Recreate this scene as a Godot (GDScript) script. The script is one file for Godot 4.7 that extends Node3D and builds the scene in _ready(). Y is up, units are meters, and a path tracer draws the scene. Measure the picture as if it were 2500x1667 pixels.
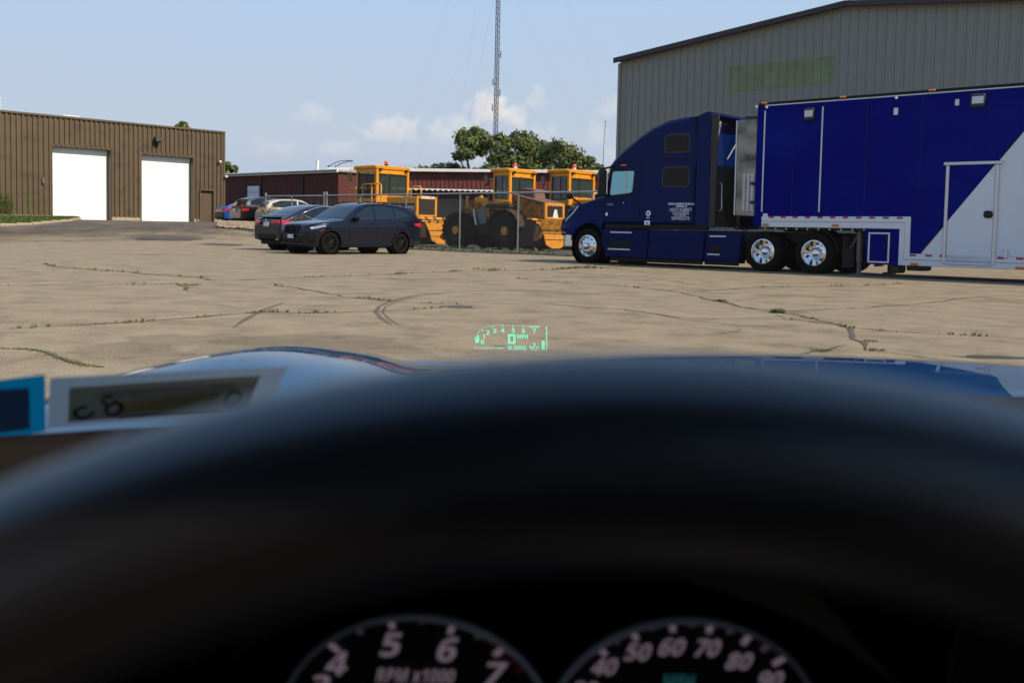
extends Node3D
# Parking lot seen over the dashboard of a parked sports car. y up, metres, camera looks along -Z.

const EYE := Vector3(0, 0.9, 0)
var M := {}
var used := {}
var rng := RandomNumberGenerator.new()
const STICKERS := [Vector2(-0.2740, 0.0901), Vector2(-0.1520, 0.0851), Vector2(-0.1768, 0.0191), Vector2(-0.2921, 0.0250), Vector2(-0.2678, 0.0789), Vector2(-0.1691, 0.0776), Vector2(-0.1867, 0.0292), Vector2(-0.2802, 0.0332), Vector2(-0.3060, 0.0899), Vector2(-0.2749, 0.0947), Vector2(-0.2938, 0.0213), Vector2(-0.3269, 0.0146), Vector2(-0.3079, 0.0832), Vector2(-0.2848, 0.0824), Vector2(-0.2983, 0.0297), Vector2(-0.3235, 0.0270)]

# ---------------------------------------------------------------- geometry helper
class G:
	var st := SurfaceTool.new()
	var n := 0
	var xf := Transform3D.IDENTITY
	func _init() -> void:
		st.begin(Mesh.PRIMITIVE_TRIANGLES)
		flat()
	func flat() -> void:
		st.set_smooth_group(-1)
	func smooth(k := 1) -> void:
		st.set_smooth_group(k)
	func tri(a: Vector3, b: Vector3, c: Vector3) -> void:   # counter-clockwise seen from outside
		st.add_vertex(xf * a); st.add_vertex(xf * c); st.add_vertex(xf * b)
		n += 1
	func quad(a: Vector3, b: Vector3, c: Vector3, d: Vector3) -> void:
		tri(a, b, c); tri(a, c, d)
	func box(c: Vector3, s: Vector3, b := 0.0, ba := Basis.IDENTITY) -> void:
		var h := s * 0.5
		b = minf(b, minf(h.x, minf(h.y, h.z)) * 0.9)
		var keep := xf
		xf = xf * Transform3D(ba, c)
		if b <= 0.0:
			var p := []
			for i in 8:
				p.append(Vector3(h.x if i & 1 else -h.x, h.y if i & 2 else -h.y, h.z if i & 4 else -h.z))
			quad(p[4], p[5], p[7], p[6]); quad(p[1], p[0], p[2], p[3]); quad(p[5], p[1], p[3], p[7])
			quad(p[0], p[4], p[6], p[2]); quad(p[6], p[7], p[3], p[2]); quad(p[0], p[1], p[5], p[4])
		else:
			var i3 := h - Vector3(b, b, b)
			for ax in 3:
				for sg in [-1.0, 1.0]:
					var u := (ax + 1) % 3
					var v := (ax + 2) % 3
					var q := []
					for k in [[-1, -1], [1, -1], [1, 1], [-1, 1]]:
						var w := Vector3.ZERO
						w[ax] = h[ax] * sg; w[u] = i3[u] * k[0]; w[v] = i3[v] * k[1]
						q.append(w)
					if sg > 0: quad(q[0], q[1], q[2], q[3])
					else: quad(q[3], q[2], q[1], q[0])
			for ax in 3:
				var u := (ax + 1) % 3
				var v := (ax + 2) % 3
				for su in [-1.0, 1.0]:
					for sv in [-1.0, 1.0]:
						var a := Vector3.ZERO
						a[ax] = -i3[ax]; a[u] = h[u] * su; a[v] = i3[v] * sv
						var a2 := a; a2[ax] = i3[ax]
						var c2 := Vector3.ZERO
						c2[ax] = -i3[ax]; c2[u] = i3[u] * su; c2[v] = h[v] * sv
						var c3 := c2; c3[ax] = i3[ax]
						if su * sv > 0: quad(a, c2, c3, a2)
						else: quad(a2, c3, c2, a)
			for i in 8:
				var s3 := Vector3(1 if i & 1 else -1, 1 if i & 2 else -1, 1 if i & 4 else -1)
				var a := Vector3(h.x, i3.y, i3.z) * s3
				var c4 := Vector3(i3.x, h.y, i3.z) * s3
				var d := Vector3(i3.x, i3.y, h.z) * s3
				if s3.x * s3.y * s3.z > 0: tri(a, c4, d)
				else: tri(d, c4, a)
		xf = keep
	# outline in x,y (any turn), from z0 up to z1, edges of the z1 and z0 faces chamfered by b
	func slab(poly: PackedVector2Array, z0: float, z1: float, b := 0.0) -> void:
		if Geometry2D.is_polygon_clockwise(poly):
			poly = poly.duplicate(); poly.reverse()
		var k := poly.size()
		var inner := PackedVector2Array()
		for i in k:
			var d0 := (poly[i] - poly[(i + k - 1) % k]).normalized()
			var d1 := (poly[(i + 1) % k] - poly[i]).normalized()
			var n0 := Vector2(-d0.y, d0.x)
			var n1 := Vector2(-d1.y, d1.x)
			var m := (n0 + n1).normalized()
			inner.append(poly[i] + m * b / maxf(0.4, m.dot(n1)))
		var tris := Geometry2D.triangulate_polygon(inner if b > 0 else poly)
		var face := inner if b > 0 else poly
		for t in range(0, tris.size(), 3):
			var q := [face[tris[t]], face[tris[t + 1]], face[tris[t + 2]]]
			if (q[1] - q[0]).cross(q[2] - q[0]) < 0: q.reverse()
			tri(Vector3(q[0].x, q[0].y, z1), Vector3(q[1].x, q[1].y, z1), Vector3(q[2].x, q[2].y, z1))
			tri(Vector3(q[2].x, q[2].y, z0), Vector3(q[1].x, q[1].y, z0), Vector3(q[0].x, q[0].y, z0))
		for i in k:
			var j := (i + 1) % k
			var p := poly[i]; var r := poly[j]
			quad(Vector3(p.x, p.y, z0 + b), Vector3(r.x, r.y, z0 + b), Vector3(r.x, r.y, z1 - b), Vector3(p.x, p.y, z1 - b))
			if b > 0:
				var pi := inner[i]; var ri := inner[j]
				quad(Vector3(p.x, p.y, z1 - b), Vector3(r.x, r.y, z1 - b), Vector3(ri.x, ri.y, z1), Vector3(pi.x, pi.y, z1))
				quad(Vector3(pi.x, pi.y, z0), Vector3(ri.x, ri.y, z0), Vector3(r.x, r.y, z0 + b), Vector3(p.x, p.y, z0 + b))
	func tube(pts: Array, r: float, sides := 6, r1 := -1.0) -> void:
		if r1 < 0: r1 = r
		smooth()
		var rings := []
		var side := Vector3.ZERO
		for i in pts.size():
			var d: Vector3 = (pts[mini(i + 1, pts.size() - 1)] - pts[maxi(i - 1, 0)]).normalized()
			if i == 0: side = d.cross(Vector3.UP if absf(d.y) < 0.9 else Vector3.RIGHT).normalized()
			else: side = (side - d * side.dot(d)).normalized()
			var up := d.cross(side)
			var ring := []
			var rr := lerpf(r, r1, float(i) / maxi(1, pts.size() - 1))
			for j in sides:
				var a := TAU * j / sides
				ring.append(pts[i] + (side * cos(a) + up * sin(a)) * rr)
			rings.append(ring)
		for i in rings.size() - 1:
			for j in sides:
				var j2 := (j + 1) % sides
				quad(rings[i][j], rings[i][j2], rings[i + 1][j2], rings[i + 1][j])
		flat()
		for j in range(1, sides - 1):
			tri(rings[0][0], rings[0][j + 1], rings[0][j])
			var e: Array = rings[-1]
			tri(e[0], e[j], e[j + 1])
	# profile of (radius, along z) from the back to the front, spun about z
	func lathe(pr: Array, segs := 28, sm := true, a0 := 0.0, a1 := TAU) -> void:
		if sm: smooth()
		else: flat()
		for i in pr.size() - 1:
			if sm and pr.size() > 2: smooth(2 + i % 2) if (i > 0 and i < pr.size() - 1 and absf((pr[i] - pr[i - 1]).angle_to(pr[i + 1] - pr[i])) > 0.9) else null
			for j in segs:
				var t0 := a0 + (a1 - a0) * j / segs
				var t1 := a0 + (a1 - a0) * (j + 1) / segs
				var p: Vector2 = pr[i]; var q: Vector2 = pr[i + 1]
				var A := Vector3(p.x * cos(t0), p.x * sin(t0), p.y)
				var B := Vector3(p.x * cos(t1), p.x * sin(t1), p.y)
				var C := Vector3(q.x * cos(t1), q.x * sin(t1), q.y)
				var D := Vector3(q.x * cos(t0), q.x * sin(t0), q.y)
				if p.x > 1e-5: tri(A, B, C) if q.x > 1e-5 else tri(A, B, D)
				if q.x > 1e-5: tri(A, C, D) if p.x > 1e-5 else tri(A, C, D)
		flat()
	func grid(nu: int, nv: int, f: Callable, flip := false) -> void:
		smooth()
		var p := []
		for i in nu + 1:
			var row := []
			for j in nv + 1:
				row.append(f.call(float(i) / nu, float(j) / nv))
			p.append(row)
		for i in nu:
			for j in nv:
				if flip: quad(p[i][j], p[i][j + 1], p[i + 1][j + 1], p[i + 1][j])
				else: quad(p[i][j], p[i + 1][j], p[i + 1][j + 1], p[i][j + 1])
		flat()
	func mesh() -> ArrayMesh:
		st.index()
		st.generate_normals()
		return st.commit()

# ---------------------------------------------------------------- scene helpers
func V2(a: Array) -> PackedVector2Array:
	var p := PackedVector2Array()
	for i in range(0, a.size(), 2): p.append(Vector2(a[i], a[i + 1]))
	return p

func yaw(azimuth: float) -> float:      # turn that lays local +X along that compass angle (0 = away from camera, 90 = right)
	return deg_to_rad(90.0 - azimuth)

func az(a: float) -> Vector3:
	return Vector3(sin(deg_to_rad(a)), 0, -cos(deg_to_rad(a)))

func numbered(called: String) -> String:
	if not used.has(called):
		used[called] = 0
		return called
	used[called] += 1
	return "%s_%03d" % [called, used[called]]

func tag(o: Node, label: String, category := "", group := "", kind := "") -> Node:
	if label: o.set_meta("label", label)
	if category: o.set_meta("category", category)
	if group: o.set_meta("group", group)
	if kind: o.set_meta("kind", kind)
	return o

func thing(called: String, label: String, category: String, at := Vector3.ZERO, turn := 0.0, group := "") -> Node3D:
	var o := Node3D.new()
	o.name = numbered(called)
	o.position = at
	o.rotation.y = turn
	tag(o, label, category, group)
	add_child(o)
	return o

func part(called: String, g, m: Material, parent: Node = self) -> MeshInstance3D:
	var o := MeshInstance3D.new()
	o.mesh = g.mesh() if g is G else g
	o.material_override = m
	if parent == self: o.name = numbered(called)
	else: o.name = called
	parent.add_child(o, true)
	return o

func group_part(called: String, parent: Node, at := Vector3.ZERO) -> Node3D:
	var o := Node3D.new()
	o.name = called
	o.position = at
	parent.add_child(o, true)
	return o

func lin(r: float, g: float, b: float, a := 1.0) -> Color:
	var c := Color(r, g, b).linear_to_srgb()
	c.a = a
	return c

func mat(key: String, c: Color, rough := 0.6, metal := 0.0) -> StandardMaterial3D:
	var m := StandardMaterial3D.new()
	m.resource_name = key
	m.albedo_color = c
	m.roughness = rough
	m.metallic = metal
	M[key] = m
	return m

func noise_tex(sd: int, freq: float, oct: int, ramp: Array, size := 512, kind := FastNoiseLite.TYPE_SIMPLEX_SMOOTH) -> NoiseTexture2D:
	var f := FastNoiseLite.new()
	f.seed = sd
	f.noise_type = kind
	f.frequency = freq
	f.fractal_octaves = oct
	f.fractal_gain = 0.6 if oct < 8 else 0.72
	var t := NoiseTexture2D.new()
	t.width = size; t.height = size
	t.seamless = true
	t.noise = f
	if ramp.size():
		var gr := Gradient.new()
		gr.offsets = PackedFloat32Array(ramp.map(func(e): return e[0]))
		gr.colors = PackedColorArray(ramp.map(func(e): return e[1]))
		t.color_ramp = gr
	return t

func grey(v: float) -> Color:
	return Color(v, v, v)

func surface(m: StandardMaterial3D, tex: Texture2D, tile: float, fine: Texture2D = null, fine_tile := 1.0) -> void:
	m.albedo_texture = tex
	m.uv1_triplanar = true
	m.uv1_world_triplanar = true
	m.uv1_scale = Vector3.ONE / tile
	if fine:
		m.detail_enabled = true
		m.detail_blend_mode = BaseMaterial3D.BLEND_MODE_MUL
		m.detail_albedo = fine
		m.detail_uv_layer = BaseMaterial3D.DETAIL_UV_2
		m.uv2_triplanar = true
		m.uv2_world_triplanar = true
		m.uv2_scale = Vector3.ONE / fine_tile

func coat(m: StandardMaterial3D, w := 1.0, r := 0.03) -> void:
	m.clearcoat_enabled = true
	m.clearcoat = w
	m.clearcoat_roughness = r

func pane(key: String, c: Color, a: float, rough := 0.0) -> StandardMaterial3D:
	var m := mat(key, c, rough)
	m.albedo_color.a = a
	m.transparency = BaseMaterial3D.TRANSPARENCY_ALPHA
	return m

func glow(key: String, c: Color, e: float) -> StandardMaterial3D:
	var m := mat(key, Color(0.02, 0.02, 0.02), 0.6)
	m.emission_enabled = true
	m.emission = c
	m.emission_energy_multiplier = e
	return m

func lettering(called: String, s: String, h: float, at: Vector3, m: Material, parent: Node, width := 0.0, face := "Droid Sans", bold := false, slant := 0.0, turn := Basis.IDENTITY) -> MeshInstance3D:
	var t := TextMesh.new()
	var f := SystemFont.new()
	f.font_names = PackedStringArray([face])
	if bold: f.font_weight = 700
	t.font = f
	t.font_size = 48
	t.text = s
	t.depth = 0.0
	t.pixel_size = h / 34.0
	t.curve_step = 2.0
	t.depth = 0.002 * minf(1.0, h / 0.1)
	var sc := 1.0
	var ar := t.get_mesh_arrays()
	var bb := AABB()
	var vs: PackedVector3Array = ar[Mesh.ARRAY_VERTEX]
	if vs.size():
		bb = AABB(vs[0], Vector3.ZERO)
		for v in vs: bb = bb.expand(v)
	if width > 0 and bb.size.x > 0: sc = width / bb.size.x
	var mid := bb.get_center()
	var st := SurfaceTool.new()
	st.begin(Mesh.PRIMITIVE_TRIANGLES)
	var ba := Basis(Vector3(sc, 0, 0), Vector3(slant, 1, 0), Vector3(0, 0, 1))
	st.append_from(t, 0, Transform3D(turn * ba, at - turn * (ba * Vector3(mid.x, mid.y, 0))))
	var o := MeshInstance3D.new()
	o.name = called
	o.mesh = st.commit()
	o.material_override = m
	parent.add_child(o, true)
	return o

func curve(keys: Array, x: float) -> float:      # smooth interpolation of [x0, y0, x1, y1, ...]
	var k := keys.size() / 2
	if x <= keys[0]: return keys[1]
	if x >= keys[2 * k - 2]: return keys[2 * k - 1]
	var i := 0
	while x > keys[2 * i + 2]: i += 1
	var x0: float = keys[2 * i]; var x1: float = keys[2 * i + 2]
	var y0: float = keys[2 * i + 1]; var y1: float = keys[2 * i + 3]
	var m0 := (y1 - y0) / (x1 - x0)
	var m1 := m0
	var mid := m0
	if i > 0:
		var s: float = (y0 - keys[2 * i - 1]) / (x0 - keys[2 * i - 2])
		m0 = 0.0 if s * mid <= 0 else 2.0 * s * mid / (s + mid)
	if i < k - 2:
		var s2: float = (keys[2 * i + 5] - y1) / (keys[2 * i + 4] - x1)
		m1 = 0.0 if s2 * mid <= 0 else 2.0 * s2 * mid / (s2 + mid)
	var h := x1 - x0
	var t := (x - x0) / h
	return y0 * (1 + 2 * t) * (1 - t) * (1 - t) + m0 * h * t * (1 - t) * (1 - t) + y1 * t * t * (3 - 2 * t) + m1 * h * t * t * (t - 1)

func terrain(x: float, z: float) -> float:
	return 0.98 * smoothstep(40.0, 57.0, -z) * smoothstep(4.0, 16.0, -x)

func on_ground(x: float, z: float, up := 0.0) -> Vector3:
	return Vector3(x, terrain(x, z) + up, z)

# ---------------------------------------------------------------- build
func _ready() -> void:
	rng.seed = 7
	var cam := Camera3D.new()
	cam.name = "camera"
	var attr := CameraAttributesPhysical.new()
	attr.frustum_focal_length = 35.0
	attr.exposure_aperture = 10.0
	attr.frustum_focus_distance = 6.5
	attr.frustum_near = 0.02
	attr.frustum_far = 4000.0
	cam.attributes = attr
	add_child(cam)
	var pitch := deg_to_rad(-3.5)
	var roll := atan(0.0203)
	cam.transform = Transform3D(Basis(Vector3.RIGHT, pitch) * Basis(Vector3.BACK, roll), EYE)
	cam.near = 0.02
	cam.far = 4000.0
	cam.projection = Camera3D.PROJECTION_FRUSTUM
	cam.size = 1667.0 / 2430.0 * cam.near
	cam.frustum_offset = Vector2(0, -0.0506 * cam.near)
	cam.current = true

	var env := Environment.new()
	env.background_mode = Environment.BG_SKY
	env.sky = Sky.new()
	env.sky.sky_material = sky_material()
	env.background_energy_multiplier = 0.85
	env.tonemap_mode = Environment.TONE_MAPPER_LINEAR
	env.tonemap_exposure = 1.2
	env.sdfgi_enabled = true
	env.ssao_enabled = true
	env.ssil_enabled = true
	var we := WorldEnvironment.new()
	we.name = "world_environment"
	we.environment = env
	add_child(we)
	var sun := DirectionalLight3D.new()
	sun.name = "sun"
	sun.light_energy = 1.6
	sun.light_color = Color(1.0, 0.93, 0.82)
	sun.light_angular_distance = 0.5
	sun.shadow_enabled = true
	var to_sun := az(119.0) * cos(deg_to_rad(42.0)) + Vector3.UP * sin(deg_to_rad(42.0))
	add_child(sun)
	sun.look_at_from_position(to_sun * 50.0, Vector3.ZERO, Vector3.UP)

	materials()
	ground()
	brown_building()
	grey_building()
	red_buildings()
	trees()
	tower()
	fence()
	loaders()
	parked_cars()
	truck()
	trailer()
	own_car()

func sky_material() -> PanoramaSkyMaterial:
	var w := 2048
	var h := 1024
	var im := Image.create(w, h, false, Image.FORMAT_RGBF)
	var lo := [Color(0.50, 0.565, 0.69), Color(0.55, 0.64, 0.77), Color(0.475, 0.645, 0.865), Color(0.30, 0.50, 0.84), Color(0.13, 0.27, 0.60)]
	var at := [0.0, 5.0, 13.0, 30.0, 90.0]
	for y in h:
		var e := 90.0 - 180.0 * (y + 0.5) / h
		var c := Color(0.30, 0.27, 0.22)
		if e >= 0:
			for k in 4:
				if e <= at[k + 1]:
					c = lo[k].lerp(lo[k + 1], (e - at[k]) / (at[k + 1] - at[k]))
					break
		im.fill_rect(Rect2i(0, y, w, 1), c)
	var nz := FastNoiseLite.new()
	nz.seed = 21
	nz.frequency = 0.32
	nz.fractal_octaves = 5
	var nb := FastNoiseLite.new()
	nb.seed = 4
	nb.frequency = 0.1
	# puffs: azimuth, elevation of the base, half width, height, strength
	var puffs := [[-1.5, 6.5, 1.5, 1.5, 0.9], [-0.2, 6.2, 1.0, 1.0, 0.85], [1.2, 7.2, 0.8, 1.2, 0.4], [-7.0, 5.2, 2.0, 1.2, 0.6], [-3.6, 5.2, 2.0, 1.3, 0.42], [-11.5, 6.0, 1.5, 0.9, 0.3], [-9.8, 4.2, 1.4, 0.8, 0.3], [-2.4, 4.0, 1.4, 0.8, 0.3],
		[5.9, 6.8, 1.6, 1.1, 0.4], [7.6, 7.3, 1.3, 1.4, 0.5], [4.6, 5.2, 1.0, 1.1, 0.34], [6.4, 4.2, 1.6, 1.1, 0.4], [1.2, 5.4, 1.5, 0.7, 0.3], [-13.4, 4.1, 1.6, 0.8, 0.25], [14, 8, 5, 2.5, 0.7], [38, 6, 6, 2.2, 0.7], [-44, 5, 5, 2, 0.6], [75, 7, 6, 2.5, 0.7], [-80, 8, 7, 3, 0.7], [120, 6, 6, 2, 0.6], [165, 7, 7, 3, 0.7], [-130, 6, 6, 2.4, 0.7]]
	for p in puffs:
		var x0 := int((p[0] - p[2] * 1.5) / 360.0 * w)
		var x1 := int((p[0] + p[2] * 1.5) / 360.0 * w)
		var y0 := int((90.0 - p[1] - p[3] * 1.5) / 180.0 * h)
		var y1 := int((90.0 - p[1] + p[3] * 0.7) / 180.0 * h)
		for y in range(y0, y1 + 1):
			for x in range(x0, x1 + 1):
				var a := (x + 0.5) / w * 360.0
				var e := 90.0 - (y + 0.5) / h * 180.0
				var dx: float = (a - p[0]) / p[2]
				var dy: float = (e - p[1]) / p[3]
				if dy < 0: dy *= 2.6
				var d := 1.0 - sqrt(dx * dx + dy * dy) + 0.6 * nz.get_noise_2d(a * 3.0, e * 3.6) + 0.25 * nb.get_noise_2d(a * 30, e * 30)
				var k: float = smoothstep(0.02, 0.5, d) * p[4]
				if k <= 0: continue
				var xx := posmod(x, w)
				var top: float = clampf(0.5 + (e - p[1]) / p[3] * 0.6 + 0.5 * nz.get_noise_2d(a * 4.0 + 40, e * 4.0), 0.0, 1.0)
				var cc := Color(0.62, 0.645, 0.72).lerp(Color(0.93, 0.90, 0.87), top)
				im.set_pixel(xx, y, im.get_pixel(xx, y).lerp(cc, k))
	var m := PanoramaSkyMaterial.new()
	m.panorama = ImageTexture.create_from_image(im)
	return m

func materials() -> void:
	var m: StandardMaterial3D
	var grain := noise_tex(5, 0.25, 3, [[0.0, grey(0.3)], [0.36, grey(0.82)], [0.6, grey(1.0)], [1.0, grey(1.0)]], 512)
	m = mat("lot", Color(0.95, 0.935, 0.895), 0.92)
	surface(m, noise_tex(11, 0.012, 9, [[0.0, lin(0.19, 0.15, 0.098)], [0.36, lin(0.325, 0.265, 0.176)], [0.46, lin(0.345, 0.283, 0.188)], [0.6, lin(0.38, 0.315, 0.21)], [1.0, lin(0.44, 0.37, 0.255)]], 1024), 11.0, grain, 2.1)
	m.heightmap_enabled = true
	m.heightmap_texture = grain
	m.heightmap_scale = 0.25
	m = mat("drive", Color.WHITE, 0.9)
	surface(m, noise_tex(12, 0.012, 5, [[0.0, lin(0.06, 0.049, 0.037)], [0.5, lin(0.13, 0.106, 0.078)], [1.0, lin(0.22, 0.18, 0.125)]], 512), 14.0, grain, 1.3)
	m.vertex_color_use_as_albedo = true
	m.transparency = BaseMaterial3D.TRANSPARENCY_ALPHA
	m = mat("yard", Color.WHITE, 0.95)
	surface(m, noise_tex(13, 0.02, 5, [[0.0, lin(0.05, 0.048, 0.042)], [0.5, lin(0.10, 0.092, 0.08)], [1.0, lin(0.16, 0.15, 0.12)]], 512), 6.0, grain, 0.8)
	m = mat("soil", Color.WHITE, 0.95)
	surface(m, noise_tex(14, 0.01, 5, [[0.0, lin(0.10, 0.085, 0.05)], [0.5, lin(0.16, 0.15, 0.08)], [1.0, lin(0.24, 0.2, 0.13)]], 512), 20.0)
	mat("crack", lin(0.095, 0.077, 0.052), 0.95)
	m = mat("skid", lin(0.07, 0.062, 0.05, 0.4), 0.9)
	m.transparency = BaseMaterial3D.TRANSPARENCY_ALPHA
	m = mat("stain", lin(0.06, 0.048, 0.03, 0.12), 0.9)
	m.transparency = BaseMaterial3D.TRANSPARENCY_ALPHA
	m = mat("oil_and_shadow", lin(0.03, 0.028, 0.025, 0.6), 0.5)  # oil, and one shadow patch painted in the same tone
	m.transparency = BaseMaterial3D.TRANSPARENCY_ALPHA
	m = mat("weed", lin(0.13, 0.145, 0.04), 0.8)
	m = mat("grass", lin(0.085, 0.13, 0.02), 0.8)
	mat("turf", lin(0.06, 0.085, 0.018), 0.95)
	mat("stone", lin(0.27, 0.21, 0.13), 0.9)
	# building skins
	var dirt := noise_tex(31, 0.02, 4, [[0.0, grey(0.8)], [0.5, grey(1.0)], [1.0, grey(1.0)]], 256)
	m = mat("brown", lin(0.092, 0.064, 0.034), 0.6)
	surface(m, dirt, 5.0)
	m = mat("brown_trim", lin(0.10, 0.075, 0.045), 0.5)
	m = mat("grey_steel", lin(0.225, 0.235, 0.20), 0.65)
	m = mat("green_patch", lin(0.255, 0.305, 0.155), 0.6)
	surface(m, noise_tex(33, 0.015, 4, [[0.0, grey(0.75)], [1.0, grey(1.0)]], 256), 3.0)
	mat("dark_trim", lin(0.022, 0.017, 0.017), 0.5)
	mat("shaded_red_steel", lin(0.075, 0.014, 0.012), 0.7)  # red steel with the shade of this wall painted in
	m = mat("red_steel", lin(0.15, 0.032, 0.024), 0.65)
	surface(m, dirt, 5.0)
	mat("white_paint", lin(0.80, 0.79, 0.75), 0.5)
	mat("door_white", lin(0.90, 0.89, 0.86), 0.45)
	mat("concrete", lin(0.36, 0.30, 0.21), 0.9)
	mat("grey_wall", lin(0.16, 0.165, 0.17), 0.85)
	mat("purple", lin(0.07, 0.03, 0.075), 0.7)
	mat("roofing", lin(0.25, 0.24, 0.22), 0.8)
	mat("lamp_black", lin(0.02, 0.02, 0.02), 0.5)
	mat("bulb_white", lin(0.75, 0.74, 0.70), 0.4)
	# fence, mast
	mat("galvanised", lin(0.33, 0.34, 0.35), 0.45, 0.4)
	mat("wire", lin(0.20, 0.205, 0.21), 0.5, 0.5)
	mat("haze_grey", lin(0.10, 0.125, 0.20), 0.7)  # bluish grey with the distance haze painted in
	mat("mast_red", lin(0.15, 0.10, 0.12), 0.7)
	mat("guy", lin(0.30, 0.34, 0.40), 0.7)
	# plants
	m = mat("leaf", Color.WHITE, 0.75)
	m.vertex_color_use_as_albedo = true
	m.backlight_enabled = true
	m.backlight = Color(0.30, 0.34, 0.10)
	mat("bark", lin(0.07, 0.055, 0.04), 0.9)
	# machines
	m = mat("yellow", Color.WHITE, 0.5)
	surface(m, noise_tex(41, 0.03, 5, [[0.0, lin(0.34, 0.13, 0.015)], [0.25, lin(0.60, 0.26, 0.012)], [0.5, lin(0.76, 0.30, 0.008)], [1.0, lin(0.78, 0.33, 0.010)]], 256), 2.6)
	m = mat("old_yellow", Color.WHITE, 0.65)
	surface(m, noise_tex(42, 0.035, 5, [[0.0, lin(0.12, 0.045, 0.015)], [0.3, lin(0.50, 0.19, 0.02)], [0.5, lin(0.68, 0.28, 0.014)], [1.0, lin(0.72, 0.32, 0.014)]], 256), 2.2)
	m = mat("grimy_shaded", Color.WHITE, 0.8)  # grime on yellow, darkened further to imitate the shaded hood side
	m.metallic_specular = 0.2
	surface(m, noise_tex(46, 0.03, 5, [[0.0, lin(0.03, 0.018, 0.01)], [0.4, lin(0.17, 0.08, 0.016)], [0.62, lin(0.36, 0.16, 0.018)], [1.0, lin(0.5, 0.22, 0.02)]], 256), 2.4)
	m = mat("faded", Color.WHITE, 0.8)
	surface(m, noise_tex(43, 0.03, 4, [[0.0, lin(0.12, 0.06, 0.045)], [1.0, lin(0.24, 0.12, 0.09)]], 256), 1.2)
	m = mat("rust", Color.WHITE, 0.85)
	surface(m, noise_tex(44, 0.04, 5, [[0.0, lin(0.02, 0.013, 0.009)], [0.5, lin(0.04, 0.022, 0.012)], [1.0, lin(0.085, 0.04, 0.018)]], 256), 1.0)
	mat("machine_black", lin(0.018, 0.017, 0.016), 0.6)
	m = mat("tyre", lin(0.009, 0.0085, 0.008), 0.8)
	m.metallic_specular = 0.15
	m = mat("tyre_dusty", lin(0.022, 0.018, 0.014), 0.9)
	m.metallic_specular = 0.15
	m = pane("cab_glass", lin(0.045, 0.075, 0.07), 0.42)
	mat("beacon_orange", lin(0.7, 0.11, 0.02), 0.3)
	mat("steel_worn", lin(0.14, 0.14, 0.14), 0.5, 0.5)
	# vehicles
	m = mat("paint_graphite", lin(0.005, 0.0085, 0.021), 0.26, 0.3)
	m.metallic_specular = 0.25
	coat(m, 0.65)
	m = mat("paint_black", lin(0.0035, 0.004, 0.006), 0.35, 0.1)
	m.metallic_specular = 0.35
	coat(m, 0.7)
	m = mat("paint_blue", lin(0.01, 0.09, 0.42), 0.35, 0.1)
	coat(m, 0.4)
	m = mat("paint_white", lin(0.72, 0.71, 0.68), 0.4)
	coat(m)
	m = mat("paint_champagne", lin(0.50, 0.42, 0.34), 0.4)
	coat(m)
	m = mat("car_glass", lin(0.004, 0.006, 0.008), 0.03)
	m.metallic_specular = 0.8
	m = mat("plastic_black", lin(0.006, 0.006, 0.007), 0.5)
	m.metallic_specular = 0.3
	m = mat("gloss_black", lin(0.004, 0.004, 0.005), 0.15)
	m.metallic_specular = 0.35
	mat("chrome", lin(0.80, 0.80, 0.80), 0.12, 1.0)
	mat("satin_trim", lin(0.55, 0.56, 0.58), 0.3, 0.9)
	m = mat("tail_red", lin(0.50, 0.012, 0.02), 0.15)
	coat(m)
	mat("lens", lin(0.45, 0.47, 0.5), 0.08, 0.6)
	m = mat("amber", lin(0.62, 0.19, 0.02), 0.3)
	mat("marker_red", lin(0.30, 0.02, 0.03), 0.3)
	mat("plate", lin(0.6, 0.6, 0.6), 0.5)
	mat("rim_black", lin(0.012, 0.012, 0.013), 0.3, 0.3)
	# truck
	m = mat("truck_blue", lin(0.0005, 0.009, 0.072), 0.28)
	m.metallic_specular = 0.1
	coat(m, 0.13)
	m = mat("trailer_blue", lin(0.0005, 0.003, 0.18), 0.22)
	m.metallic_specular = 0.06
	surface(m, noise_tex(52, 0.008, 3, [[0.0, lin(0.0002, 0.004, 0.15)], [0.5, lin(0.0002, 0.0045, 0.155)], [0.62, lin(0.0004, 0.008, 0.175)], [1.0, lin(0.0006, 0.013, 0.20)]], 512), 9.0)
	m.albedo_color = Color.WHITE
	m = mat("tinted_glass", lin(0.004, 0.005, 0.007), 0.05)
	m.metallic_specular = 0.3
	m = mat("trailer_white", lin(0.62, 0.66, 0.72), 0.4)
	mat("trim_white", lin(0.66, 0.67, 0.72), 0.4)
	mat("aluminium", lin(0.58, 0.58, 0.60), 0.35, 0.6)
	m = mat("steel_skin", lin(0.30, 0.27, 0.24), 0.22, 0.85)
	surface(m, noise_tex(51, 0.012, 4, [[0.0, grey(0.45)], [0.5, grey(0.85)], [1.0, grey(1.0)]], 256), 1.6)
	mat("tape_red", lin(0.34, 0.012, 0.025), 0.4)
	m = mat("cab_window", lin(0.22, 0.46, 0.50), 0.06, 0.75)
	mat("window_reflection", lin(0.42, 0.55, 0.56), 0.8)  # pale tone for a reflection painted on the door glass
	mat("print_white", lin(0.9, 0.92, 0.97), 0.5)
	mat("print_dim", lin(0.30, 0.33, 0.42), 0.5)
	mat("rubber", lin(0.025, 0.025, 0.026), 0.75)
	mat("sticker_blue", lin(0.10, 0.38, 0.62), 0.5)
	# own car
	m = mat("car_paint", lin(0.004, 0.048, 0.12), 0.4)
	m.metallic_specular = 0.05
	coat(m, 0.8, 0.008)
	m = pane("windscreen_glass", lin(0.0, 0.0, 0.0), 0.02)
	pane("roof_glass", lin(0.01, 0.005, 0.015), 0.45)
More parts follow.
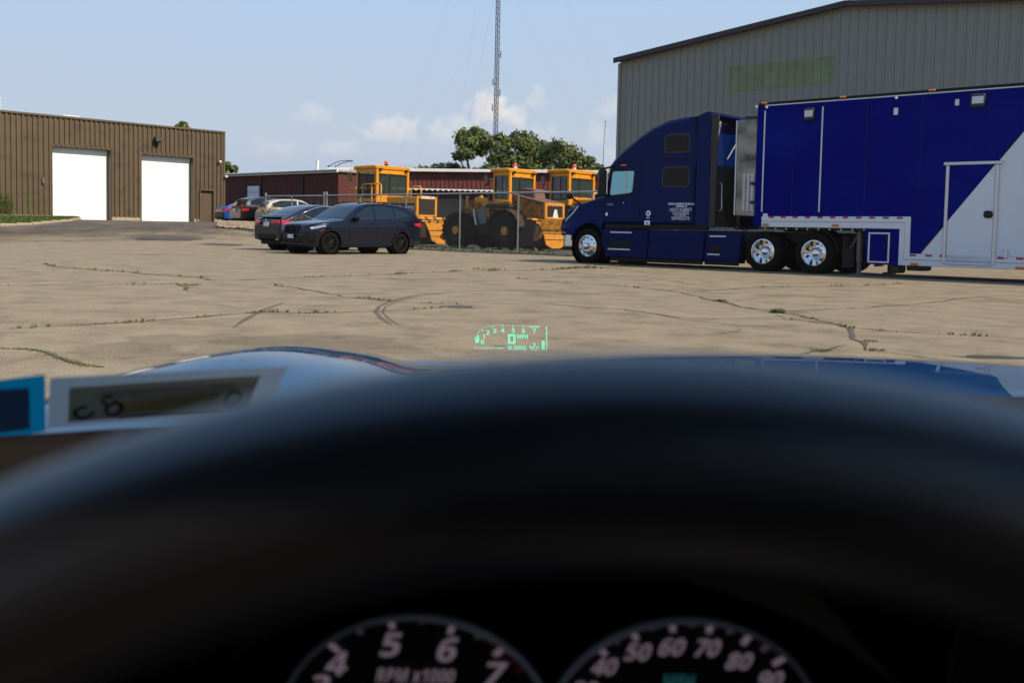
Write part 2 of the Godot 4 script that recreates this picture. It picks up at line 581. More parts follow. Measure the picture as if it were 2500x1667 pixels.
	m = mat("leather", lin(0.010, 0.008, 0.0085), 0.36)
	m.metallic_specular = 0.82
	m = mat("dash_vinyl", lin(0.012, 0.009, 0.008), 0.75)
	m.metallic_specular = 0.3
	mat("liner", lin(0.016, 0.015, 0.015), 0.95)
	mat("dial_black", lin(0.004, 0.004, 0.004), 0.6)
	mat("bezel_grey", lin(0.5, 0.48, 0.48), 0.4)
	glow("gauge_light", lin(0.55, 0.42, 0.52), 0.17)
	glow("gauge_light_dim", lin(0.55, 0.40, 0.55), 0.05)
	glow("gauge_light_teal", lin(0.05, 0.38, 0.42), 0.10)
	glow("gauge_light_red", lin(0.5, 0.02, 0.02), 0.03)
	glow("projected_light", lin(0.20, 1.0, 0.62), 1.0)
	m = mat("sticker_rim", lin(0.36, 0.36, 0.35), 0.7)
	m.backlight_enabled = true
	m.backlight = Color(0.75, 0.75, 0.72)
	mat("fascia", lin(0.0012, 0.0012, 0.0012), 0.95).metallic_specular = 0.03
	m = mat("sticker_back", lin(0.22, 0.21, 0.17), 0.8)
	m.backlight_enabled = true
	m.backlight = Color(0.62, 0.6, 0.52)
	mat("sticker_ink", lin(0.025, 0.024, 0.02), 0.8)
	m = mat("sticker_pale", lin(0.32, 0.28, 0.17), 0.8)
	m.backlight_enabled = true
	m.backlight = Color(0.72, 0.68, 0.5)
	m = mat("sticker_cyan", lin(0.004, 0.34, 0.48), 0.6)
	m.backlight_enabled = true
	m.backlight = Color(0.03, 0.62, 0.74)
	m = mat("sticker_navy", lin(0.06, 0.075, 0.10), 0.7)
	m.backlight_enabled = true
	m.backlight = Color(0.35, 0.4, 0.46)

# ---------------------------------------------------------------- ground
func drape(x0: float, x1: float, z0: float, z1: float, step: float, up: float) -> G:
	var g := G.new()
	var nx := int(ceil((x1 - x0) / step)); var nz := int(ceil((z1 - z0) / step))
	g.grid(nx, nz, func(u, v): return on_ground(lerpf(x0, x1, u), lerpf(z0, z1, v), up), true)
	return g

func structure(called: String, g, m: Material) -> MeshInstance3D:
	var o := part(called, g, m)
	o.set_meta("kind", "structure")
	return o

func ribbon(g: G, pts: Array, w: float, up: float, jitter: float, sub := 0.25, w_end := 0.3) -> void:
	var dense := []
	for i in pts.size() - 1:
		var a: Vector2 = pts[i]; var b: Vector2 = pts[i + 1]
		var k := maxi(1, int(a.distance_to(b) / sub))
		for j in k: dense.append(a.lerp(b, float(j) / k) + Vector2(rng.randf_range(-1, 1), rng.randf_range(-1, 1)) * jitter)
	dense.append(pts[-1])
	var L := []
	var R := []
	for i in dense.size():
		var d: Vector2 = (dense[mini(i + 1, dense.size() - 1)] - dense[maxi(i - 1, 0)]).normalized()
		var nrm := Vector2(-d.y, d.x)
		var e := minf(1.0, minf(i, dense.size() - 1 - i) / 3.0)
		var ww := w * lerpf(w_end, 1.0, e) * (1.0 + (rng.randf_range(-0.55, 0.9) if jitter > 0 else 0.0))
		var l: Vector2 = dense[i] + nrm * ww * 0.5
		var r: Vector2 = dense[i] - nrm * ww * 0.5
		L.append(on_ground(l.x, l.y, up)); R.append(on_ground(r.x, r.y, up))
	for i in dense.size() - 1:
		g.quad(L[i], L[i + 1], R[i + 1], R[i])

func blob(g: G, c: Vector2, rx: float, rz: float, up: float, rag := 0.25) -> void:
	var p := []
	for i in 18:
		var a := TAU * i / 18
		var r := 1.0 + rng.randf_range(-rag, rag)
		p.append(on_ground(c.x + cos(a) * rx * r, c.y + sin(a) * rz * r, up))
	var m := on_ground(c.x, c.y, up)
	for i in 18: g.tri(m, p[(i + 1) % 18], p[i])

func pv(a: Array) -> Array:
	var o := []
	for i in range(0, a.size(), 2): o.append(Vector2(a[i], a[i + 1]))
	return o

func ground() -> void:
	var g := G.new()
	var xs := [-1500.0, -400.0, -160.0, -90.0]
	for i in range(-60, 81, 2): xs.append(float(i))
	xs.append_array([120.0, 300.0, 1500.0])
	var zs := [60.0, 20.0]
	for i in range(0, 82, 2): zs.append(-float(i))
	zs.append_array([-110.0, -160.0, -300.0, -700.0, -2500.0])
	g.smooth()
	for i in xs.size() - 1:
		for j in zs.size() - 1:
			var q := []
			for k in [[0, 0], [1, 0], [1, 1], [0, 1]]:
				q.append(on_ground(xs[i + k[0]], zs[j + k[1]], -0.03))
			g.quad(q[0], q[1], q[2], q[3])
	structure("ground", g, M.soil)
	structure("parking_lot", drape(-44, 46, -60, 16, 1.0, 0.0), M.lot)
	# darker asphalt of the drive up to the brown building
	g = G.new()
	var near := [Vector2(-44, -37), Vector2(-30, -38.5), Vector2(-22, -40.5), Vector2(-17, -43.5), Vector2(-14.5, -47), Vector2(-13.0, -51)]
	var far := [Vector2(-44, -48), Vector2(-32, -57), Vector2(-27, -61), Vector2(-22, -66), Vector2(-17.5, -69), Vector2(-14, -70)]
	var rows := 16
	var edge_noise := FastNoiseLite.new()
	edge_noise.seed = 15
	edge_noise.frequency = 0.16
	var fade := func(u: float, v: float) -> Array:      # place on the drive and how fully the dark asphalt covers the old slab there
		var k: float = u * 5.0
		var i := mini(4, int(k))
		var p: Vector2 = near[i].lerp(near[i + 1], k - i).lerp(far[i].lerp(far[i + 1], k - i), v)
		return [on_ground(p.x, p.y, 0.03), clampf(smoothstep(0.0, 0.42, v) + 0.5 * edge_noise.get_noise_2d(p.x * 0.6, p.y * 2.2) * (1.0 - v), 0.0, 1.0) * (1.0 if v > 0.01 else 0.0)]
	g.smooth()
	for i in 60:
		for j in rows:
			var q := []
			for e in [[i, j], [i, j + 1], [i + 1, j + 1], [i, j], [i + 1, j + 1], [i + 1, j]]:
				var r: Array = fade.call(e[0] / 60.0, e[1] / float(rows))
				g.st.set_color(Color(1, 1, 1, r[1]))
				g.st.add_vertex(r[0])
	structure("driveway", g, M.drive)
	# machine yard behind the fence
	var o := Vector3(-2.2, 0, -40.87)
	g = G.new()
	g.grid(30, 20, func(u, v):
		var p: Vector3 = o + az(132) * lerpf(-13.5, 12.0, u) + az(222) * (lerpf(1.0, -24.0, v) + (0.22 * sin(u * 60.0) + 0.15 * sin(u * 23.0) if v == 0.0 else 0.0))
		return on_ground(p.x, p.z, 0.02))
	structure("machine_yard", g, M.yard)
	# cracks
	g = G.new()
	var cr := [
		[-10.0, -21.1, -9.1, -19.7, -8.0, -18.65, -7.1, -18.1, -6.1, -17.2, -5.3, -16.75, -4.8, -15.9, -4.6, -15.95, -4.0, -16.7, -3.65, -17.5, -2.85, -18.5, -1.97, -19.9, -1.4, -20.9, 0.0, -22.1, 0.3, -22.3, 1.1, -23.5, 1.8, -24.7, 2.5, -25.7, 3.3, -27.1],
		[-7.0, -13.5, -6.5, -13.9, -6.0, -14.1, -5.6, -14.5, -5.0, -14.8, -4.7, -14.25, -4.3, -13.2],
		[-3.6, -14.9, -3.1, -14.4, -2.6, -13.5, -2.1, -12.7, -1.6, -12.3, -1.2, -12.0, -0.8, -11.85, -0.37, -11.85],
		[-4.15, -8.2, -3.98, -8.4, -3.7, -8.7, -3.45, -8.9, -3.2, -9.3, -3.05, -9.5, -2.9, -9.75, -2.75, -10.0, -2.55, -10.3, -2.1, -10.25, -1.65, -10.6, -1.3, -10.7, -1.1, -11.0, -0.8, -11.3],
		[0.0, -18.6, 0.36, -18.3, 0.94, -17.3, 1.66, -16.85, 2.27, -15.9, 2.6, -15.2, 2.72, -13.8, 2.83, -13.3, 2.88, -12.4, 3.13, -11.7, 3.28, -11.2, 3.32, -10.4, 3.37, -9.8, 3.09, -9.1, 3.04, -8.7, 3.07, -8.5, 2.84, -7.9],
		[2.98, -11.2, 2.96, -10.7, 3.14, -10.5, 3.29, -10.1, 3.45, -9.8, 3.69, -9.5, 3.92, -9.4, 4.29, -9.3, 4.56, -9.25],
		[0.0, -12.5, 0.28, -12.5, 0.79, -11.9, 1.28, -11.6, 1.59, -11.1, 1.69, -10.8, 1.85, -10.5, 2.08, -10.5, 2.46, -10.7, 2.9, -10.8],
		[2.67, -15.2, 3.59, -16.4, 4.39, -17.3, 5.46, -17.8, 6.44, -18.4, 7.67, -19.6],
		[3.16, -11.7, 3.56, -12.0, 4.46, -12.7, 5.29, -13.4, 5.95, -14.0, 6.97, -15.3, 7.83, -15.95],
		[1.63, -21.4, 2.23, -20.5, 2.78, -19.6, 3.1, -18.6, 3.24, -17.4],
		[2.86, -13.3, 3.19, -13.7, 3.57, -14.3, 3.94, -14.6]]
	var cw := [0.07, 0.045, 0.05, 0.035, 0.055, 0.045, 0.035, 0.045, 0.04, 0.05, 0.03]
	for i in cr.size(): ribbon(g, pv(cr[i]), cw[i] * 0.62, 0.005, 0.04, 0.18)
	for c in [[2.81, -8.29, 2.56, -7.94, 2.34, -7.69, 2.19, -7.53], [2.84, -7.84, 3.0, -7.73, 3.14, -7.48, 3.37, -7.27, 3.71, -7.14], [-3.57, -6.92, -3.37, -6.91, -3.19, -6.78, -2.95, -6.47, -2.8, -6.31, -2.69, -6.19, -2.52, -6.13]]:
		ribbon(g, pv(c), 0.02, 0.005, 0.02, 0.1)
	# hairlines wandering over the slab
	for i in 34:
		var p := Vector2(rng.randf_range(-9, 9), rng.randf_range(-26, -6))
		var l := [p]
		var a := rng.randf_range(-0.5, 0.5) + (PI if rng.randf() < 0.5 else 0.0)
		for k in rng.randi_range(3, 7):
			a += rng.randf_range(-0.5, 0.5)
			p += Vector2(cos(a), sin(a) * 0.8) * rng.randf_range(0.2, 0.6)
			l.append(p)
		ribbon(g, l, 0.008, 0.005, 0.02)
	structure("pavement_cracks", g, M.crack)
	# tyre marks
	g = G.new()
	var s1 := [-1.11, -9.18, -1.29, -9.82, -1.45, -10.56, -1.51, -11.3, -1.47, -12.2, -1.31, -13.25, -0.95, -13.97, -0.33, -14.68, 0.4, -15.0]
	ribbon(g, pv(s1), 0.05, 0.006, 0.0, 0.1)
	var s2 := []
	for p in pv(s1).slice(0, 7): s2.append(p + Vector2(0.075, 0.02))
	ribbon(g, s2, 0.03, 0.006, 0.0, 0.1)
	ribbon(g, pv([-2.42, -8.6, -2.5, -9.2, -2.63, -10.41, -2.66, -11.67]), 0.06, 0.006, 0.0)
	ribbon(g, pv([-3.33, -11.14, -3.01, -10.81, -2.95, -10.83]), 0.09, 0.006, 0.01)
	ribbon(g, pv([2.1, -9.92, 2.38, -9.76, 2.61, -9.8]), 0.10, 0.006, 0.01)
	structure("tyre_marks", g, M.skid)
	g = G.new()
	blob(g, Vector2(-0.63, -11.47), 0.2, 0.16, 0.007)
	blob(g, Vector2(3.72, -7.58), 0.30, 0.10, 0.007)  # dark patch painted for a shadow lying on the lot
	blob(g, Vector2(-12.2, -42.0), 1.1, 0.7, 0.04)
	blob(g, Vector2(-15.5, -44.6), 1.6, 0.8, 0.05)
	blob(g, Vector2(-0.09, -7.65), 0.05, 0.03, 0.007)
	structure("oil_and_shadow_patches", g, M.oil_and_shadow)
	g = G.new()
	for i in 40:
		var c := Vector2(rng.randf_range(-11, 11), rng.randf_range(-30, -6))
		var s := rng.randf_range(0.15, 0.6)
		blob(g, c, s * rng.randf_range(0.8, 2.2), s, 0.0075 + 0.0003 * (i % 7), 0.35)
	for i in 46:
		var k := rng.randf() * 4.99
		var c: Vector2 = near[int(k)].lerp(near[int(k) + 1], k - int(k)) + Vector2(rng.randfn(), rng.randf_range(-0.6, 2.4))
		blob(g, c, rng.randf_range(0.8, 2.4), rng.randf_range(0.25, 0.9), 0.034 + 0.002 * (i % 8), 0.4)
	structure("faint_stains", g, M.stain)
	# weeds in the cracks
	var tuft := grass_tuft(9, 0.05, 0.055, 1)
	var spots := []
	var patch_noise := FastNoiseLite.new()
	patch_noise.seed = 9
	patch_noise.frequency = 0.55
	for i in [0, 1, 2, 3, 4, 5, 7]:
		var pts := pv(cr[i])
		for k in pts.size() - 1:
			var n := int(pts[k].distance_to(pts[k + 1]) * 26.0)
			for j in n:
				var p: Vector2 = pts[k].lerp(pts[k + 1], (j + rng.randf()) / n)
				var w: float = patch_noise.get_noise_2d(p.x * 2.0 + i * 30, p.y * 2.0) + [0.12, 0.05, 0.05, 0.22, -0.1, 0.0, 0.0, -0.05][i]
				if w > 0.08 and rng.randf() < w * 2.0: spots.append([p + Vector2(rng.randf_range(-0.03, 0.03), rng.randf_range(-0.03, 0.03)), rng.randf_range(0.2, 0.4 + w) * (1.0 + maxf(0.0, -p.y - 12.0) * 0.05)])
	for c in [[-4.72, -14.5, 0.22, 40, 0.6], [3.12, -11.6, 0.10, 40, 1.0], [2.8, -13.3, 0.10, 20, 0.8], [2.45, -7.8, 0.10, 26, 0.45], [2.9, -7.9, 0.08, 26, 0.45], [3.1, -8.6, 0.08, 16, 0.4], [-0.5, -22.3, 0.4, 16, 1.2], [1.9, -24.8, 0.5, 26, 1.0]]:
		for j in c[3]: spots.append([Vector2(c[0], c[1]) + Vector2.from_angle(rng.randf() * TAU) * c[2] * rng.randf(), c[4] * rng.randf_range(0.5, 1.1)])
	var verge := pv([-3.57, -6.92, -3.37, -6.91, -3.19, -6.78, -2.95, -6.47, -2.8, -6.31, -2.69, -6.19, -2.52, -6.13])
	for k in verge.size() - 1:
		for j in 26: spots.append([verge[k].lerp(verge[k + 1], rng.randf()) + Vector2(rng.randf_range(-0.035, 0.035), rng.randf_range(-0.035, 0.035)) * (0.4 if k < 1 else 1.0), rng.randf_range(0.15, 0.32)])
	scatter("crack_weeds", tuft, M.weed, spots, 0.0)
	# weeds along the fence foot
	spots = []
	for i in 200:
		var p: Vector3 = o + az(132) * rng.randf_range(-13, 7) + az(222) * (rng.randfn(0.1, 0.35))
		spots.append([Vector2(p.x, p.z), rng.randf_range(0.6, 2.2)])
	for i in 60:
		var p: Vector3 = o + az(132) * rng.randf_range(-6, 3) + az(222) * rng.randf_range(-2.4, -0.6)
		spots.append([Vector2(p.x, p.z), rng.randf_range(1.0, 4.0)])
	scatter("fence_weeds", tuft, M.weed, spots, 0.02)
	# grass verge and its kerb
	var edge := [Vector2(-36, -46.5), Vector2(-30, -47.3), Vector2(-26.5, -48.2), Vector2(-24.4, -50.5), Vector2(-23.8, -53.5), Vector2(-24.6, -56.5)]
	var back := [Vector2(-40, -50), Vector2(-35, -52.5), Vector2(-31.5, -55), Vector2(-29.0, -57.0), Vector2(-27.3, -58.4), Vector2(-26.2, -58.8)]
	g = G.new()
	var in_verge := func(u: float, v: float) -> Vector2:
		var k := u * 5.0
		var i := mini(4, int(k))
		return edge[i].lerp(edge[i + 1], k - i).lerp(back[i].lerp(back[i + 1], k - i), v)
	g.grid(20, 8, func(u, v):
		var p: Vector2 = in_verge.call(u, v)
		return on_ground(p.x, p.y, 0.10))
	structure("grass_verge", g, M.turf)
	g = G.new()
	for i in 5:
		for k in 4:
			var a: Vector2 = edge[i].lerp(edge[i + 1], k / 4.0)
			var b: Vector2 = edge[i].lerp(edge[i + 1], (k + 1) / 4.0)
			var d := b - a
			var c := on_ground((a.x + b.x) / 2, (a.y + b.y) / 2, 0.05)
			g.box(c, Vector3(d.length(), 0.18, 0.16), 0.02, Basis(Vector3.UP, -atan2(d.y, d.x)))
	structure("kerb", g, M.concrete)
	spots = []
	for i in 5200:
		spots.append([in_verge.call(rng.randf(), rng.randf()), rng.randf_range(1.2, 2.6)])
	scatter("verge_grass", tuft, M.grass, spots, 0.10)
	# gravel bed beside the brown building
	spots = []
	for i in 1700:
		var d := rng.randf_range(51.0, 63.0)
		var k := rng.randf_range(-0.297, -0.248)
		if d > 58 and k > -0.262: continue
		spots.append([Vector2(k * d, -d), rng.randf_range(0.6, 1.5)])
	var rock := G.new()
	for i in 1:
		var top := Vector3(0.01, 0.075, 0)
		var ring := []
		for k in 6: ring.append(Vector3(cos(TAU * k / 6) * (0.09 + 0.03 * (k % 2)), 0.02 + 0.015 * (k % 3), sin(TAU * k / 6) * (0.08 + 0.02 * (k % 3))))
		for k in 6:
			rock.tri(top, ring[(k + 1) % 6], ring[k])
			rock.tri(ring[k], ring[(k + 1) % 6], Vector3(0, -0.06, 0))
	scatter("gravel", rock.mesh(), M.stone, spots, 0.04)

func grass_tuft(blades: int, h: float, spread: float, sd: int) -> ArrayMesh:
	var r := RandomNumberGenerator.new()
	r.seed = sd
	var g := G.new()
	for i in blades:
		var a := r.randf() * TAU
		var b := Vector3(cos(a), 0, sin(a)) * spread * 0.5 * r.randf()
		var d := Vector3(cos(a + r.randf_range(-0.8, 0.8)), 0, sin(a))
		var w := d.cross(Vector3.UP).normalized() * h * 0.10
		var hh := h * r.randf_range(0.6, 1.3)
		var mid := b + d * spread * 0.25 + Vector3.UP * hh * 0.6
		var tip := b + d * spread * r.randf_range(0.5, 0.9) + Vector3.UP * hh
		g.quad(b - w, b + w, mid + w * 0.8, mid - w * 0.8)
		g.tri(mid - w * 0.8, mid + w * 0.8, tip)
	return g.mesh()

func scatter(called: String, me: Mesh, m: Material, spots: Array, up: float) -> void:
	me.surface_set_material(0, m)
	var mm := MultiMesh.new()
	mm.transform_format = MultiMesh.TRANSFORM_3D
	mm.mesh = me
	mm.instance_count = spots.size()
	for i in spots.size():
		var p: Vector2 = spots[i][0]
		var b := Basis(Vector3.UP, rng.randf() * TAU).scaled(Vector3.ONE * spots[i][1])
		mm.set_instance_transform(i, Transform3D(b, on_ground(p.x, p.y, up)))
	var o := MultiMeshInstance3D.new()
	o.name = called
	o.multimesh = mm
	o.material_override = m
	o.set_meta("kind", "stuff")
	add_child(o)

# ---------------------------------------------------------------- buildings
func ribs(g: G, x0: float, x1: float, y0: float, top: Callable, pitch: float, depth: float, phase := 0.0, wide := 0.55) -> void:
	var pr := [[0.0, 0.0], [wide, 0.0], [wide + 0.08, 1.0], [0.92, 1.0], [1.0, 0.0]]
	var xs := [x0]
	var k := floori((x0 - phase) / pitch)
	while true:
		var done := false
		for q in pr.slice(0, 4):
			var x: float = phase + (k + q[0]) * pitch
			if x > x0 + 1e-4 and x < x1 - 1e-4: xs.append(x)
			if x >= x1: done = true
		if done: break
		k += 1
	xs.append(x1)
	var z_at := func(x: float) -> float:
		var f := fposmod((x - phase) / pitch, 1.0)
		for i in 4:
			if f <= pr[i + 1][0]: return lerpf(pr[i][1], pr[i + 1][1], (f - pr[i][0]) / (pr[i + 1][0] - pr[i][0])) * depth
		return 0.0
	for i in xs.size() - 1:
		var a: float = xs[i]; var b: float = xs[i + 1]
		g.quad(Vector3(a, y0, z_at.call(a)), Vector3(b, y0, z_at.call(b)), Vector3(b, top.call(b), z_at.call(b)), Vector3(a, top.call(a), z_at.call(a)))

func brown_building() -> void:
	var t := thing("brown_workshop_building", "brown ribbed metal workshop with two white overhead doors at left", "building", Vector3(-26.86, 0, -58.0), yaw(43))
	var flat_top := func(_x): return 6.9
	# wall sheets between and above the openings
	for s in [[-13.0, 0.0, 1.2], [3.5, 5.42, 1.2], [8.95, 9.36, 1.0], [10.45, 11.15, 1.0]]:
		var g := G.new()
		ribs(g, s[0], s[1], s[2], flat_top, 0.30, 0.07, 0.0, 0.42)
		part("wall_cladding", g, M.brown, t)
	for s in [[0.0, 3.5, 5.26], [5.42, 8.95, 5.16], [9.36, 10.45, 3.14]]:
		var g := G.new()
		ribs(g, s[0], s[1], s[2], flat_top, 0.30, 0.07, 0.0, 0.42)
		part("wall_cladding", g, M.brown, t)
	var g := G.new()
	for s in [[-13.0, 0.0], [3.5, 5.42], [8.95, 9.36], [10.45, 11.15]]:
		g.box(Vector3((s[0] + s[1]) / 2, 0.35, -0.02), Vector3(s[1] - s[0], 1.72, 0.16), 0.01)
	g.box(Vector3(1.75, 0.2, -0.30), Vector3(3.5, 1.56, 0.6))
	g.box(Vector3(7.185, 0.2, -0.30), Vector3(3.53, 1.56, 0.6))
	g.box(Vector3(9.905, 0.2, -0.1), Vector3(1.09, 1.56, 0.3))
	part("foundation", g, M.concrete, t)
	# inner body (end walls, back) and roof
	g = G.new()
	g.box(Vector3(-12.9, 4.0, -11), Vector3(0.2, 5.9, 21.9))
	g.box(Vector3(11.07, 4.0, -11), Vector3(0.14, 5.9, 21.9))
	g.box(Vector3(-0.9, 4.0, -21.9), Vector3(24.0, 5.9, 0.2))
	part("side_wall", g, M.brown, t)
	g = G.new()
	g.box(Vector3(-0.92, 6.93, -11), Vector3(24.1, 0.12, 21.9))
	var roof := part("roof", g, M.roofing, t)
	for s in [[-2.95, 7.35, -1.1, 0.8, 0.75, 1.0], [1.65, 7.08, -1.6, 0.95, 0.18, 0.9], [-1.55, 7.03, -1.3, 0.4, 0.14, 0.4]]:
		g = G.new()
		g.box(Vector3(s[0], s[1], s[2]), Vector3(s[3], s[4], s[5]), 0.05)
		g.box(Vector3(s[0], s[1] + s[4] * 0.5, s[2]), Vector3(s[3] + 0.08, 0.06, s[5] + 0.08), 0.02)
		part("roof_vent", g, M.white_paint, roof)
	g = G.new()
	g.box(Vector3(-0.92, 6.95, 0.03), Vector3(24.3, 0.13, 0.18), 0.02)
	g.box(Vector3(11.17, 3.94, 0.0), Vector3(0.14, 5.9, 0.17), 0.02)
	part("eave_trim", g, M.brown_trim, t)
	# overhead doors, set back in jambs
	for d in [[0.0, 3.5, 0.98, 5.26], [5.42, 8.95, 0.98, 5.16]]:
		var w: float = d[1] - d[0]
		var door := group_part("overhead_door", t, Vector3((d[0] + d[1]) / 2, d[2], -0.36))
		var hh: float = (d[3] - d[2] - 0.05) / 5.0
		for k in 5:
			g = G.new()
			g.box(Vector3(0, hh * (k + 0.5), 0), Vector3(w - 0.1, hh - 0.004, 0.05), 0.004)
			part("door_panel", g, M.door_white, door)
		g = G.new()
		for s in [-1, 1]:
			g.box(Vector3(s * (w / 2 + 0.02), (d[3] - d[2]) / 2, 0.18), Vector3(0.1, d[3] - d[2], 0.5), 0.01)
		g.box(Vector3(0, d[3] - d[2] + 0.02, 0.18), Vector3(w + 0.14, 0.12, 0.5), 0.01)
		part("door_frame", g, M.brown_trim, door)
	var md := group_part("man_door", t, Vector3(9.905, 0.98, 0))
	g = G.new()
	g.box(Vector3(0, 1.03, -0.1), Vector3(0.94, 2.04, 0.05), 0.01)
	part("leaf", g, M.brown, md)
	g = G.new()
	for s in [-1, 1]: g.box(Vector3(s * 0.5, 1.08, 0.0), Vector3(0.08, 2.16, 0.22), 0.01)
	g.box(Vector3(0, 2.12, 0.0), Vector3(1.08, 0.08, 0.22), 0.01)
	part("door_frame", g, M.brown_trim, md)
	g = G.new()
	g.box(Vector3(-0.38, 1.05, -0.04), Vector3(0.06, 0.09, 0.09), 0.02)
	part("handle", g, M.chrome, md)
	# fittings
	g = G.new()
	g.slab(V2([0, 0, 0.30, 0.0, 0.34, 0.1, 0.30, 0.36, 0.05, 0.36]), -0.2, 0.2, 0.03)
	var lamp := part("wall_lamp", g, M.lamp_black, t)
	lamp.position = Vector3(6.42, 5.9, 0.06)
	lamp.rotation.y = -PI / 2
	g = G.new()
	g.lathe([Vector2(0, 0.28), Vector2(0.06, 0.27), Vector2(0.09, 0.2), Vector2(0.08, 0.1), Vector2(0.04, 0.06), Vector2(0.04, 0.0)], 12)
	var cam1 := part("security_camera", g, M.white_paint, t)
	cam1.position = Vector3(10.76, 5.0, 0.06)
	var cam2 := part("security_camera", g, M.white_paint, t)
	cam2.position = Vector3(11.2, 4.05, 0.08)
	g = G.new()
	g.box(Vector3(-0.52, 3.2, 0.09), Vector3(0.14, 0.34, 0.08), 0.02)
	part("meter_box", g, M.steel_worn, t)
	# bollard by the corner
	g = G.new()
	g.tube([Vector3(0, 0, 0), Vector3(0, 0.62, 0)], 0.07, 10)
	var b := thing("bollard", "short white post with a rusty red top at the brown workshop corner", "bollard", on_ground(-18.75, -64.6))
	part("post", g, M.white_paint, b)
	g = G.new()
	g.tube([Vector3(0, 0.62, 0), Vector3(-0.02, 0.98, 0)], 0.072, 10)
	part("cap", g, M.marker_red, b)
	g = G.new()
	g.tube([Vector3.ZERO, Vector3(0.02, 2.1, 0)], 0.035, 8)
	var p := part("sign_post", g, M.grass)
	p.position = on_ground(-26.9, -55.4)
	tag(p, "thin bare green post standing in the grass verge", "post")

func grey_building() -> void:
	var t := thing("grey_warehouse_building", "large grey-green ribbed metal warehouse with dark gable trim behind the truck", "building", Vector3(5.61, -0.214, -52.0), yaw(132))
	t.scale = Vector3.ONE * 1.238
	var top := func(x: float) -> float: return 8.02 + 0.98 * (1.0 - absf(x - 9.55) / 9.8)
	var g := G.new()
	var k := 0
	var x := -0.24
	while x < 19.3:
		# one sheet of cladding is three ribs wide
		g = G.new()
		var x1 := minf(x + 0.99, 19.34)
		if x < 9.55 and x1 > 9.55: x1 = 9.55
		ribs(g, x, x1, 0.40, top, 0.33, 0.05, -0.24, 0.72)
		part("cladding_sheet", g, M.grey_steel, t)
		x = x1
		k += 1
	g = G.new()
	g.box(Vector3(9.55, 0.2, -0.1), Vector3(19.5, 0.5, 0.25), 0.01)
	part("foundation", g, M.concrete, t)
	g = G.new()
	g.box(Vector3(-0.2, 4.0, -15.1), Vector3(0.1, 7.9, 30))
	part("side_wall", g, M.grey_steel, t)
	g = G.new()
	g.box(Vector3(19.3, 4.0, -15.1), Vector3(0.1, 7.9, 30))
	part("side_wall", g, M.grey_steel, t)
	g = G.new()
	g.slab(V2([-0.2, 0.1, 19.3, 0.1, 19.3, 8.0, 9.55, 8.97, -0.2, 8.0]), -30.1, -30.0)
	part("side_wall", g, M.grey_steel, t)
	for s in [-1, 1]:
		g = G.new()
		g.slab(V2([9.55 + s * 9.93, 8.04, 9.55, 9.03, 9.55, 9.11, 9.55 + s * 9.93, 8.12]), -30.3, 0.22)
		part("roof", g, M.roofing, t)
		g = G.new()
		g.slab(V2([9.55 + s * 9.96, 7.95, 9.55, 8.95, 9.55, 9.16, 9.55 + s * 9.96, 8.16]), 0.225, 0.31, 0.015)
		part("gable_trim", g, M.dark_trim, t)
	g = G.new()
	g.box(Vector3(-0.25, 4.05, 0.02), Vector3(0.12, 7.8, 0.12), 0.01)
	part("corner_trim", g, M.grey_steel, t)
	# paler green rectangle where a sign used to hang
	g = G.new()
	g.xf = Transform3D(Basis.IDENTITY, Vector3(0, 0, 0.006))
	var gt := func(_x): return 7.33
	ribs(g, 4.89, 9.14, 6.33, gt, 0.33, 0.05, -0.24, 0.72)
	var sp := part("sign_ghost", g, M.green_patch, t)
	tag(sp, "faded green rectangle left by a removed sign")
	g = G.new()
	g.tube([Vector3(9.6, 9.1, 0.0), Vector3(9.6, 9.32, 0.0)], 0.04, 8)
	part("roof_pin", g, M.steel_worn, t)

